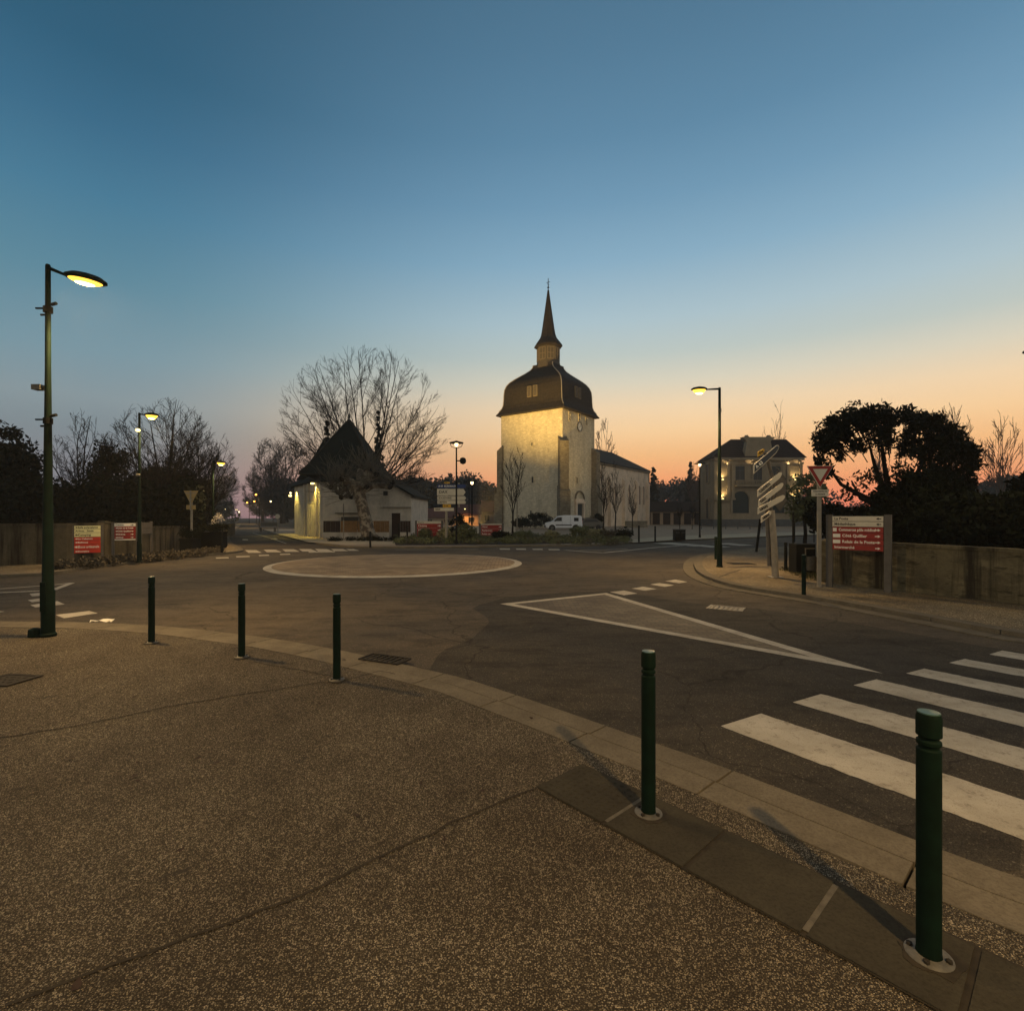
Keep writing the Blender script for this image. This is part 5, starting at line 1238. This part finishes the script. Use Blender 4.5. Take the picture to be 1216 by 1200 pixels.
# the lamp behind the camera that throws the bollards' shadows
street_lamp('street lamp standing behind the viewer beside the crossing, out of the photo', 0, 0, 0, -.55, .088, .042, 1150, .06, .56, drop=.18, at=(2.85, -1.85, .06), height=4.9)
# plaza lanterns
def lantern(label, px, bot, top, energy, horns=True, r=.06, em='lamp_white', col=(1, .78, .45)):
    g = G(px, bot, .08); H = ZZ(top, g.y)-.08; t = thing('plaza_lamp', label, 'street lamp', (g.x, g.y, .08), 0, 'plaza lanterns')
    MB().lathe([(r*1.6, 0), (r*1.6, .05), (r, .3), (r*.7, H-.45), (r*.7, H-.35)], 12).build('pole', M['black'], t, True)
    MB().lathe([(.04, H-.30), (.08, H-.26), (.10, H-.18), (.10, H-.12)], 14).build('lamp_glass', E[em], t, True)
    MB().lathe([(.14, H-.12), (.42, H-.10), (.40, H-.06), (.15, H), (.02, H+.05)], 24).build('lamp_hood', M['black'], t, True)
    if horns: MB().tube([(-.36, 0, H-.12), (-.3, 0, H-.3), (0, 0, H-.42), (.3, 0, H-.3), (.36, 0, H-.12)], .018, 6).build('bracket', M['black'], t)
    if energy: spot(t, (0, 0, H-.16), energy, col, 172, .3, .1)
    return t, H, g
t, H, g = lantern('tall plaza lamp with a round black camera ball on its right side', 542, 646, 524, 1100)
z = ZZ(547, g.y)-.08; MB().tube([(0, 0, z), (.2, 0, z), (.3, 0, z+.02)], .035, 8).lathe([(.03, -.2), (.15, -.15), (.2, 0), (.15, .15), (.03, .2)], 16, (.38, 0, z)).build('camera_ball', M['black'], t, True)
lantern('shorter plaza lamp with a bright cream lantern left of the church tower', 560.5, 641, 570, 900)
t, H, g = lantern('plaza lamp glowing at the left corner of the town hall', 831, 638, 549, 1400, False)
# far street lights down the left road
for px, py, h, em, lab, en in ((304, 587, 5.0, 'lamp_far', 'highest of the orange street lights far down the left road', 900), (302, 595, 5.0, 'lamp_far', 'orange street light far down the left road, directly below the highest one', 900), (293.5, 596.5, 5.0, 'lamp_far', 'leftmost orange street light above the far left road', 700),
                           (268, 604, 4.0, 'lamp_white', 'upper white street light left of the far road', 0), (271.5, 608, 3.5, 'lamp_white', 'lower white street light left of the far road', 0), (281, 605, 4.2, 'lamp_white', 'white street light right at the vanishing end of the road', 0),
                           (284, 607.5, 4, 'lamp_white', 'small white light just right of the vanishing end of the road', 0), (321.5, 595, 5.0, 'lamp_white', 'white street light against the dark trees left of the house', 0), (345, 585, 4.6, 'lamp_white', 'warm white street light just left of the house front', 200)):
    Y = (h-CZ)*F/(HZ-py); g = Vector((XX(px, Y), Y, 0)); t = thing('street_light', lab, 'street light', (g.x, g.y, 0), 0, 'far street lights on the left road')
    k = Y/100
    MB().tube([(.5, 0, 0), (.5, 0, h-.1), (.1, 0, h+.1)], max(.06, .05*k), 6).build('pole', M['black'], t)
    MB().lathe([(.01, -.14*k-.05), (.16*k+.05, 0), (.01, .08*k+.03)], 10, (0, 0, h)).build('lamp_glass', E[em], t)
    if en: spot(t, (0, 0, h-.25*k-.1), en, SODIUM if em == 'lamp_far' else (1, .8, .5), 165, .5, .1)

# ------------------------------------------------------------------ signs
FR = (R(90), 0, 0)
def board(label, px0, px1, pyt, pyb, base0, base1, rows, wpost=.10, postm='postdark', z=.08, name='direction_board', cat='sign', depth=None, top_post=None):
    """rows: list of (height_fraction, material, text, text material, kind) from the top"""
    g0, g1 = G(px0, base0, z), G(px1, base1, z); d = g1-g0; Ld = d.length; az_ = math.atan2(d.y, d.x)
    t = thing(name, label, cat, (g0.x, g0.y, z), az_); zt = ZZ(pyt, g0.y)-z; zb = ZZ(pyb, g0.y)-z
    for x in (0, Ld): MB().box((x, .03, (zt+.03)/2), (wpost, .07, zt+.03)).build('post', M[postm], t)
    y = zt; tot = sum(r_[0] for r_ in rows); hh = zt-zb; x0_ = wpost/2+.01; x1_ = Ld-wpost/2-.01
    for fr_, m, tx_, tm, kind in rows:
        h_ = hh*fr_/tot; p = MB().box(((x0_+x1_)/2, 0, y-h_/2), (x1_-x0_, .03, h_-.012)).build('panel', M[m], t)
        if tx_:
            fx0 = .2 if 'n' in kind else (.13 if ('s' in kind or 'l' in kind) else .04); to = text(tx_.strip(), h_*.66, M[tm], p, (x0_+(x1_-x0_)*fx0, -.0165, y-h_/2), FR, bold=.002)
            xs_ = [v.co.x for v in to.data.vertices]; av = (x1_-x0_)*((.86 if ('r' in kind or 'L' in kind) else .95)-fx0)
            if xs_ and max(xs_) > av: to.scale = (av/max(xs_), 1, 1)
        if 'n' in kind:
            for q in range(2): MB().box((x0_+(x1_-x0_)*(.05+.075*q), -.018, y-h_/2), (h_*.55, .006, h_*.6)).build('pictogram', M[tm], p)
        if 's' in kind: MB().box((x0_+(x1_-x0_)*.05, -.018, y-h_/2), (h_*.55, .006, h_*.6)).build('pictogram', M[tm], p)
        for side, key in ((-1, 'l'), (1, 'r'), (2, 'L')):
            if key in kind:      # arrow
                ax = x1_-.09 if side > 0 else x0_+.06; s_ = -1 if side != 1 else 1; a_ = h_*.30
                if key == 'l': ax = x0_+.06
                mt = Matrix.Translation((ax, -.018, y-h_/2)) @ Matrix.Rotation(R(90), 4, 'X')
                MB().prism([(s_*a_*1.1, 0), (-s_*a_*.2, a_*.75), (-s_*a_*.2, a_*.25), (-s_*a_*1.5, a_*.25), (-s_*a_*1.5, -a_*.25), (-s_*a_*.2, -a_*.25), (-s_*a_*.2, -a_*.75)], -.003, .003, m=mt).build('arrow', M[tm], p)
        y -= h_
    return t
board('information board with two cream rows over four red rows, on the right corner', 984.5, 1054, 612.5, 652, 696.5, 703, [(1, 'signwhite', 'La Poste', 'textdark', 'L'), (1, 'signwhite', 'Médiathèque', 'textdark', 'L'),
      (1.1, 'signred', '     Commerces pôle médical', 'textblue', 'sr'), (1.1, 'signred', 'Côté Quillier', 'textblue', 'nr'), (1.1, 'signred', 'Relais de la Poste', 'textblue', 'nr'), (1, 'signred', 'Intermarché', 'textblue', 'r')], .13, 'postdark')
board('red direction board with bright yellow-cream top rows, left behind the big lamp post', 86, 121.5, 624, 657, 668, 666.5, [(1, 'signcream', 'Salle polyvalente', 'textdark', 'lS'), (1, 'signcream', 'Arènes   Stade', 'textdark', ''), (1.2, 'signcream', 'Camping', 'textdark', 'l'),
      (1, 'signbrightred', '           Le Cabanon', 'signbrightwhite', 'l'), (1, 'signbrightred', '             Bellevue', 'signbrightwhite', 'l'), (1.5, 'signbrightred', '    Zone artisanale', 'signbrightwhite', 'l'), (1, 'signbrightred', '         Domaine', 'signbrightwhite', 'l')], .08, 'postdark')
board('smaller red direction board with one white top row beside the second street lamp', 134, 163, 621, 641.5, 667.5, 666.5, [(1.1, 'signbrightwhite', 'Centre', 'textdark', 'r'), (1, 'signred', '    Relais de la Poste', 'textblue', 'lr'), (1, 'signred', '    Côté Quillier', 'textblue', 'lr'), (1, 'signred', '    Cinéma', 'textblue', 'lr'), (1, 'signred', '    Hôtel', 'textblue', 'lr'), (.4, 'signbrightwhite', '', 'textblue', '')], .08, 'postdark')
board('dull brown back of a board right of the second street lamp', 168, 180.5, 620, 634, 664, 662, [(1, 'postdark', '', 'textdark', ''), (1, 'postdark', '', 'textdark', '')], .06)
board('red board with a pale top row behind the planting bed, nearest the house', 494, 525, 618.5, 637, 641, 641, [(.6, 'signwhite', 'Magescq', 'textdark', ''), (1, 'signred', 'Cinéma', 'textblue', 'r'), (1, 'signred', 'Hôtel', 'textblue', 'r'), (1, 'signred', 'Camping', 'textblue', 'r')], .14, 'postdark')
board('red board behind the planting bed, nearest the church tower', 570, 597, 621.5, 636, 640, 640, [(.4, 'signwhite', '', 'textdark', ''), (1, 'signred', 'Hôtel', 'textblue', 'r'), (1, 'signred', 'Restaurant', 'textblue', 'r'), (1, 'signred', 'Relais de la Poste', 'textblue', 'r')], .14, 'postdark')

# yield signs
def yield_sign(label, px, bot, pyt, pyb, ph, postm, front=True, plaque='', az_=0, z=.08, wp=40):
    g = G(px, bot, z); t = thing('yield_sign', label, 'yield sign', (g.x, g.y, z), az_); zt = ZZ(pyt, g.y)-z; zb = ZZ(pyb, g.y)-z; w_ = wp*g.y/F
    MB().box((0, .035, (zt-.03)/2), (.08, .05, zt-.03)).build('post', M[postm], t)
    tri = lambda k: [(-w_/2*k, (zt+ (zb-zt)*(1-k)*.36)), (w_/2*k, (zt+(zb-zt)*(1-k)*.36)), (0, zb+(zt-zb)*(1-k)*.64*1.0)]
    def rtri(k):
        c = zt-(zt-zb)/3; return [(-w_/2*k, c+(zt-c)*k), (w_/2*k, c+(zt-c)*k), (0, c+(zb-c)*k)]
    mt = Matrix(((1, 0, 0, 0), (0, 0, 1, 0), (0, 1, 0, 0), (0, 0, 0, 1)))
    p = MB().prism(rtri(1.0), -.02, .008, m=mt).build('panel', M['signwhite'] if front else M['signyelback'], t)
    if front:
        MB().prism(rtri(.95), -.024, -.021, m=mt).build('red_border', M['signred'], p)
        MB().prism(rtri(.56), -.028, -.025, m=mt).build('white_centre', M['signwhite'], p)
    else:
        r_ = MB(); r_.box((0, -.03, zt-.12), (w_*.7, .02, .04)); r_.box((0, -.03, zt-.4), (w_*.35, .02, .04)); r_.build('rail', M['postgrey'], p)
        MB().box((0, -.05, zb+.2), (.06, .03, .9)).build('upper_post', M['postgrey'], t)
    zz_ = zb-.12; q = MB().box((0, -.01, zz_), (.36 if front else .42, .025, .15 if front else .2)).build('plaque', M['signwhite'] if front else M['signyelback'], t)
    if plaque:
        for i, ln in enumerate(plaque.split('/')): text(ln, .046, M['textdark'], q, (0, -.024, zz_+.034-.066*i), FR, 'CENTER', bold=.001, sx=.8)
    return t
M['signyelback'] = mat('sign_back', (.42, .30, .12), .6, metal=.2, noise=.3, nscale=5)
yield_sign('yield sign with red border facing us on the right corner, plaque below', 973.5, 697, 553, 579, 0, 'postgrey', True, 'VOUS N\'AVEZ PAS/LA PRIORITÉ', R(-8), wp=29)
yield_sign('yellowish back of a yield sign standing on the left by the square planter', 227, 655, 582.5, 599, 0, 'postgrey', False, '', R(0), wp=17)
# second yield sign down the left road and small round sign
g = G(330, 632, .08); t = thing('round_sign', 'small pale round sign at the roadside left of the house', 'sign', (g.x, g.y, .08)); zz_ = ZZ(613, g.y)-.08
MB().tube([(0, 0, 0), (0, 0, zz_)], .05, 6).build('post', M['postgrey'], t); MB().lathe([(.24, -.02), (.24, .02)], 20, m=Matrix.Translation((0, -.08, zz_)) @ Matrix.Rotation(R(90), 4, 'X')).build('disc', M['signwhite'], t); MB().lathe([(.14, -.04), (.14, -.025)], 20, m=Matrix.Translation((0, -.1, zz_)) @ Matrix.Rotation(R(90), 4, 'X')).build('disc_centre', M['postdark'], t)
# grey rounded totem behind the left wall
g = G(212, 646, .08); t = thing('information_panel', 'grey round-topped information panel on two legs left of the yellow sign back', 'sign', (g.x-.1, g.y, .08)); w_ = .62; zt = ZZ(613, g.y)-.08
pts = [(-w_, .7), (w_, .7), (w_, zt-.5)]+[(w_*math.cos(a), zt-.5+.5*math.sin(a)) for a in np.linspace(0, PI, 10)[1:-1]]+[(-w_, zt-.5)]
MB().prism(pts, -.04, .04, m=Matrix(((1, 0, 0, 0), (0, 0, 1, 0), (0, 1, 0, 0), (0, 0, 0, 1)))).build('panel', M['postdark'], t)
for s in (-.35, .35): MB().box((s, .07, .7), (.1, .06, 1.4)).build('leg', M['postgrey'], t)
MB().prism([(p[0]*.84, .8+(p[1]-.7)*.88) for p in pts], -.048, -.042, m=Matrix(((1, 0, 0, 0), (0, 0, 1, 0), (0, 1, 0, 0), (0, 0, 0, 1)))).build('poster', M['steel'], t)

# stacked direction arrows beside the plaza lamp
g = G(530, 644, .08); t = thing('direction_signpost', 'signpost with a stack of level arrow boards left of the plaza lamp', 'signpost', (g.x, g.y, .08)); q = g.y/F
sz = lambda py: ZZ(py, g.y)-.08; sx_ = lambda px: (px-530)*q
MB().tube([(0, .08, 0), (0, .08, sz(573))], .085, 10).tube([(sx_(545), .08, sz(602)), (sx_(545), .08, sz(573))], .05, 8).build('post', M['postgrey'], t)
def arrow(px0, px1, py0, py1, m, tip, txt='', tm='textdark', edge=None):
    a, b_, zt_, zb_ = sx_(px0), sx_(px1), sz(py0), sz(py1); h_ = zt_-zb_; c = (zt_+zb_)/2
    pts = [(a, zb_), (b_-h_*.35*tip, zb_), (b_, c), (b_-h_*.35*tip, zt_), (a, zt_)] if tip else [(a, zb_), (b_, zb_), (b_, zt_), (a, zt_)]
    p = MB().prism(pts, -.03, .02, m=Matrix(((1, 0, 0, 0), (0, 0, 1, 0), (0, 1, 0, 0), (0, 0, 0, 1)))).build('arrow_board', M[m], t)
    if txt: text(txt, h_*.62, M[tm], p, (a+h_*.3, -.034, c), FR, bold=.004)
    return p
arrow(527.5, 534, 572, 574, 'signyellow', 0, 'D 16')
arrow(519.5, 553.5, 575, 579.3, 'signblue', 1, 'A 63  BORDEAUX', 'signbrightwhite'); arrow(519, 553, 580.3, 588, 'signwhite', 1, 'DAX'); arrow(519.5, 553.5, 588.8, 593.6, 'signwhite', 1, 'SOUSTONS'); arrow(519.5, 553.5, 594.2, 598.2, 'signwhite', 1, 'CASTETS'); arrow(526, 535.5, 598.8, 602.2, 'signyellow', 0, 'D 150'); arrow(515.5, 539, 602.8, 606.6, 'signwhite', 0, 'HERM')

# tilted, knocked-about direction boards on the right corner
g = G(921, 685.5, .08); TS = thing('direction_signpost', 'thick grey signpost on the right corner with steeply tilted arrow boards', 'signpost', (g.x, g.y, .08)); q = g.y/F
sz = lambda py: ZZ(py, g.y)-.08; sx_ = lambda px: (px-921)*q
MB().tube([(0, 0, -.02), (sx_(919), 0, 1.0), (sx_(916), 0, sz(606))], [.085, .08, .08], 14).build('post', M['postgrey'], TS, True)
MB().tube([(sx_(917), .13, .3), (sx_(914), .13, sz(604))], .06, 10).tube([(sx_(916), .10, sz(612)), (sx_(922), .10, sz(575)), (sx_(911), .12, sz(535))], .05, 10).build('rear_post', M['postdark'], TS, True)
MB().box((0, 0, .0), (.3, .3, .05)).build('base', M['postgrey'], TS)
mt = Matrix(((1, 0, 0, 0), (0, 0, 1, 0), (0, 1, 0, 0), (0, 0, 0, 1)))
def tilt(p0, p1, hpx, m, txt, tm, y=-.12, border=None, yaw=0):
    a = Vector((sx_(p0[0]), sz(p0[1]))); b_ = Vector((sx_(p1[0]), sz(p1[1]))); d = b_-a; Lb = d.length; d.normalize(); n_ = Vector((0, 1)); h_ = hpx*q
    # boards swing up and towards us at their round end; their left end stays a vertical cut
    pts = [a-n_*h_/2, b_-d*h_*.45-n_*h_*.40, b_-d*h_*.12-n_*h_*.2, b_, b_-d*h_*.10+n_*h_*.28, b_-d*h_*.4+n_*h_*.46, a+n_*h_/2]
    def mk_(P_, y0, y1, mm, nm, par): return MB().prism([(p.x, p.y) for p in P_], y0, y1, m=mt).build(nm, mm, par)
    p = mk_(pts, y-.03, y, M[m], 'arrow_board', TS)
    if border:
        c = sum(pts, Vector((0, 0)))/len(pts)
        ins = [c+(v-c)*1 for v in pts]; ins = []
        for v in pts:
            s_ = (v-c).dot(d); tt = (v-c)-d*s_; ins.append(c+d*(s_*.945)+tt*.80)
        mk_(ins, y-.036, y-.031, M[border], 'field', p)
    if txt: text(txt, h_*.5, M[tm], p, (a.x+d.x*h_*.3, y-.042, a.y+d.y*h_*.3), (R(90), -math.atan2(d.y, d.x), 0), bold=.004)
    MB().tube([(a.x*.5+b_.x*.5, y+.01, a.y*.5+b_.y*.5), (sx_(918), .1, a.y*.5+b_.y*.5)], .03, 6).build('clamp', M['steel'], p)
    return p
tilt((891.8, 557.8), (921.5, 531.5), 10.5, 'signwhite', 'A 63', 'textblue', -.13, 'signnavy')
tilt((896.5, 540.2), (904.3, 535.2), 6.0, 'signyellow', 'D16', 'textdark', -.14)
tilt((896, 586.2), (924.5, 563), 8.0, 'signwhite', 'CASTETS', 'textdark', -.15); tilt((896.8, 597.5), (925.8, 575.5), 7.6, 'signwhite', 'DAX', 'textdark', -.17); tilt((896.8, 606.5), (928.5, 590), 7.6, 'signwhite', 'LINXE', 'textdark', -.13); tilt((901, 617), (913, 608.5), 7.0, 'signwhite', 'HERM', 'textdark', -.11)
bk = MB(); bk.prism([(sx_(924), sz(559)), (sx_(934), sz(569)), (sx_(934.5), sz(596)), (sx_(927), sz(607)), (sx_(922), sz(600)), (sx_(924), sz(580))], .05, .08, m=mt); bk.build('backing_board', M['postdark'], TS)
MB().tube([(sx_(923), .0, sz(556)), (sx_(935), .05, sz(569))], .014, 6).build('brace', M['steel'], TS)

# ------------------------------------------------------------------ planters, bins, posts
def planter(label, px, bot, w_, h_, m='black', flowers=True, z=.08, name='planter'):
    g = G(px, bot, z); t = thing(name, label, 'planter', (g.x, g.y, z))
    mb = MB(); n_ = 8
    rect_loft([(.9, 0), (1.0, h_*.1), (1.0, h_*.9), (1.08, h_*.92), (1.08, h_)], 0, 0, w_/2, w_/2, 'tub', M[m], t)
    MB().box((0, 0, h_+.003), (w_*.86, w_*.86, .02)).build('soil', M['mulch'], t)
    if flowers:
        rng = np.random.default_rng(int(px)); c = rng.normal(size=(16, 3))*np.array([w_*.28, w_*.28, .08])+np.array([0, 0, h_+.18]); V, Fc = leaf_quads(rng, c, np.full((16, 3), .16), 60, .035)
        A = Arr(); A.add(V, Fc); A.build('plant', M['leaf_dark'], t)
    return t
planter('square dark planter at the foot of the left yellow sign back', 226, 657, .58, .66, 'black')
planter('tall dark planter left of the third street lamp foot', 248, 650, .55, .8, 'black', True)
planter('dark planter right of the third street lamp, with pale dry flowers', 260, 650.5, .55, .85, 'black', True)
rng = np.random.default_rng(4); g = G(258, 651, .08); V, Fc = leaf_quads(rng, np.array([[g.x, g.y, 1.75], [g.x+.15, g.y, 1.6], [g.x-.15, g.y, 1.5]]), np.full((3, 3), .2), 50, .04)
A = Arr(); A.add(V, Fc); tag(A.build('pampas_plume', M['signwhite']), 'pale dry plume standing above the planters by the third lamp', 'plant')
# dark planter with metal barrow-like tub on the right
g = G(962, 681, .08); t = thing('litter_bin', 'dark square bin housing with a pale metal rim behind the yield sign', 'bin', (g.x, g.y, .08)); w_ = 34*g.y/F/2
MB().box((-.06, .3, .42), (w_*1.35, .4, .84)).build('housing', M['black'], t)
MB().tube([(-w_*.35, -.05, .3), (-w_*.4, -.05, .72), (w_*.45, -.05, .72), (w_*.5, -.05, .3)], .018, 8).build('hoop', M['steel'], t)
MB().lathe([(w_*.30, .1), (w_*.42, .5), (w_*.40, .5), (w_*.28, .14)], 20, (.02, -.02, 0)).build('tub', M['steel'], t, True)
# twin litter bins on the plaza
g = G(806.5, 641, .08); t = thing('litter_bins', 'pair of joined dark square litter bins on the pale walk', 'bin', (g.x, g.y, .08)); q = g.y/F
for s in (-1, 1):
    MB().box((s*3.1*q, 0, 6.2*q), (5.6*q, .6, 12.4*q)).build('bin', M['black'], t)
    MB().box((s*3.1*q, -.31, 9*q), (3.8*q, .03, 2*q)).build('slot', M['dark'], t)
MB().box((0, 0, 12.6*q), (12.6*q, .66, .05)).build('lid', M['halldark'], t)
# bin post by the right wall end and street cabinet-like dark boxes at the left road
g = G(338, 637, .08); MBc = MB(); t = thing('bench', 'pale small bench beside the left road near the round sign', 'bench', (XX(318, 54), 54, .08))
MB().box((0, 0, .45), (1.8, .5, .06)).build('seat', M['steel'], t); MB().box((0, .26, .8), (1.8, .06, .4)).build('backrest', M['steel'], t)
for s in (-.75, .75): MB().box((s, 0, .21), (.08, .4, .42)).build('leg', M['steel'], t)
# post with small yellow tag before the fence
g = G(408, 641, .08); t = thing('marker_post', 'thin pale post with a small dark top standing before the house fence', 'post', (g.x, g.y, .08)); H = ZZ(598, g.y)-.08
MB().tube([(0, 0, 0), (0, 0, H*.55)], .035, 8).build('post', M['postgrey'], t); MB().tube([(0, 0, H*.55), (0, 0, H)], .03, 8).build('upper_post', M['postdark'], t)
# utility mast and wires at the back
t = thing('utility_pole', 'far utility pole with a crossarm left of the church tower', 'utility pole', (XX(588.5, 150), 150, 0))
MB().tube([(0, 0, 0), (0, 0, ZZ(583, 150))], .14, 6).build('pole', M['bark'], t); MB().box((0, 0, ZZ(586, 150)), (2.4, .12, .12)).build('crossarm', M['bark'], t)
t = thing('utility_pole', 'thin mast beside the cream plaza lantern', 'utility pole', (XX(557, 80), 80, 0)); MB().tube([(0, 0, 0), (0, 0, ZZ(565, 80))], .07, 6).build('pole', M['bark'], t)
MB().box((0, 0, ZZ(569, 80)), (.9, .05, .05)).build('crossarm', M['bark'], t)
# low pale wall behind the bed and the kiosk by the signpost
wall_along('low_wall', 'low pale wall behind the planting bed between the two red boards', [(XX(493, 50), 50), (XX(612, 50), 50)], .55, .25, M['housewall'], z=.08)
# blue banner on its frame
t = thing('banner', 'blue banner on two posts before the right wing of the town hall', 'banner', (XX(944, 32), 32, .08)); w_ = (967-944)*32/F
MB().box((w_/2, 0, ZZ(601, 32)-.08), (w_, .02, 9*32/F)).build('cloth', M['bluebanner'], t)
for x in (0, w_): MB().tube([(x, .03, 0), (x, .03, ZZ(596, 32)-.08)], .03, 6).build('post', M['black'], t)

# ------------------------------------------------------------------ white van
VN = thing('van', 'small white panel van parked facing left in front of the church', 'van', (XX(669, 62), 62, .03), R(0))
mt = Matrix(((1, 0, 0, 0), (0, 0, 1, 0), (0, 1, 0, 0), (0, 0, 0, 1)))
prof = [(-2.18, .38), (-2.20, .62), (-2.12, .92), (-1.45, 1.08), (-.86, 1.62), (-.62, 1.74), (.2, 1.83), (1.9, 1.80), (2.12, 1.68), (2.19, 1.0), (2.2, .42), (1.95, .3), (-2.0, .3)]
mb = MB(); mb.prism(prof, -.87, .87, m=mt); body = mb.build('body', M['white'], VN)
bv = body.modifiers.new('bevel', 'BEVEL'); bv.width = .07; bv.segments = 2; bv.limit_method = 'ANGLE'; bv.angle_limit = R(50)
for s in (-1, 1):
    MB().prism([(-1.22, 1.14), (-.80, 1.56), (-.28, 1.60), (-.28, 1.12)], s*.874-.006, s*.874+.006, m=mt).build('side_window', M['glass'], VN)
    MB().box((-.05, s*.885, .66), (1.9, .03, .11)).build('side_rub_strip', M['tyre'], VN)
    MB().box((-.24, s*.876, 1.05), (.015, .012, 1.2)).box((.75, s*.876, 1.05), (.015, .012, 1.3)).build('door_gap', M['tyre'], VN)
    MB().box((1.45, s*.878, 1.32), (.55, .012, .42)).build('rear_side_window', M['glass'], VN)
    MB().box((-1.05, s*.98, 1.2), (.14, .16, .2)).build('mirror', M['tyre'], VN)
    MB().box((-2.02, s*.66, .82), (.3, .34, .2)).build('headlight', M['signbrightwhite'], VN)
    MB().box((2.17, s*.78, 1.05), (.08, .12, .5)).build('tail_light', M['signred'], VN)
    for x in (-1.42, 1.38):
        w0 = MB().lathe([(.30, -.10), (.315, -.09), (.315, .09), (.30, .10)], 22, m=Matrix.Translation((x, s*.80, .31)) @ Matrix.Rotation(R(90), 4, 'X')).build('wheel', M['tyre'], VN)
        MB().lathe([(.18, -.11), (.19, .11)], 16, m=Matrix.Translation((x, s*.80, .31)) @ Matrix.Rotation(R(90), 4, 'X')).build('hubcap', M['steel'], w0)
        MB().lathe([(.38, -.02), (.38, .02)], 22, m=Matrix.Translation((x, s*.862, .33)) @ Matrix.Rotation(R(90), 4, 'X')).build('wheel_arch', M['tyre'], VN)
v_ = [(-1.43, -.70, 1.125), (-1.43, .70, 1.125), (-.89, .66, 1.63), (-.89, -.66, 1.63)]
mb = MB(); mb.add([(a-.02, b_, c+.015) for a, b_, c in v_], [(0, 1, 2, 3)]); mb.build('windscreen', M['glass'], VN)
MB().box((2.2, 0, 1.35), (.03, 1.3, .42)).build('rear_window', M['glass'], VN)
MB().box((-2.2, 0, .5), (.12, 1.6, .26)).box((2.2, 0, .48), (.12, 1.65, .24)).build('bumper', M['halldark'], VN)
# car behind, mostly hidden
CR = thing('car', 'pinkish silver parked car mostly hidden behind the van and shrubs', 'car', (XX(697, 66), 66, .03), R(20))
prof = [(-1.9, .35), (-1.95, .7), (-1.1, .92), (-.6, 1.40), (.8, 1.45), (1.7, .95), (1.95, .85), (1.95, .35)]
MB().prism(prof, -.8, .8, m=mt).build('body', M['steel'], CR)
MB().prism([(-.98, .95), (-.55, 1.34), (.75, 1.38), (1.4, .98)], -.812, -.80, m=mt).build('side_window', M['glass'], CR)
MB().prism([(-.98, .95), (-.55, 1.34), (.75, 1.38), (1.4, .98)], .80, .812, m=mt).build('side_window', M['glass'], CR)
for s in (-1, 1):
    for x in (-1.2, 1.2): MB().lathe([(.3, -.1), (.31, .1)], 18, m=Matrix.Translation((x, s*.76, .31)) @ Matrix.Rotation(R(90), 4, 'X')).build('wheel', M['tyre'], CR)
CR2 = thing('car', 'pale parked car seen between the information board and the dark shrubs', 'car', (XX(1070, 24), 24, .03), R(10))
MB().prism(prof, -.8, .8, m=mt).build('body', M['white'], CR2)
for sgn in (-1, 1): MB().prism([(-.98, .95), (-.55, 1.34), (.75, 1.38), (1.4, .98)], sgn*.806-.006, sgn*.806+.006, m=mt).build('side_window', M['glass'], CR2)
for s in (-1, 1):
    for x in (-1.2, 1.2): MB().lathe([(.3, -.1), (.31, .1)], 18, m=Matrix.Translation((x, s*.76, .31)) @ Matrix.Rotation(R(90), 4, 'X')).build('wheel', M['tyre'], CR2)
# ------------------------------------------------------------------ thin evening haze
hm = bpy.data.materials.new('haze'); hm.use_nodes = True; ht = hm.node_tree
for n_ in list(ht.nodes): ht.nodes.remove(n_)
ho = ht.nodes.new('ShaderNodeOutputMaterial'); hv_ = ht.nodes.new('ShaderNodeVolumePrincipled')
hv_.inputs['Color'].default_value = (.90, .91, .93, 1); hv_.inputs['Density'].default_value = .0007; hv_.inputs['Anisotropy'].default_value = .35
ht.links.new(hv_.outputs[0], ho.inputs['Volume'])
hz = MB().box((0, 150, 21.5), (900, 400, 45)).build('haze', hm); tag(hz, 'thin blue-grey evening haze over the square and the far road', kind='stuff')
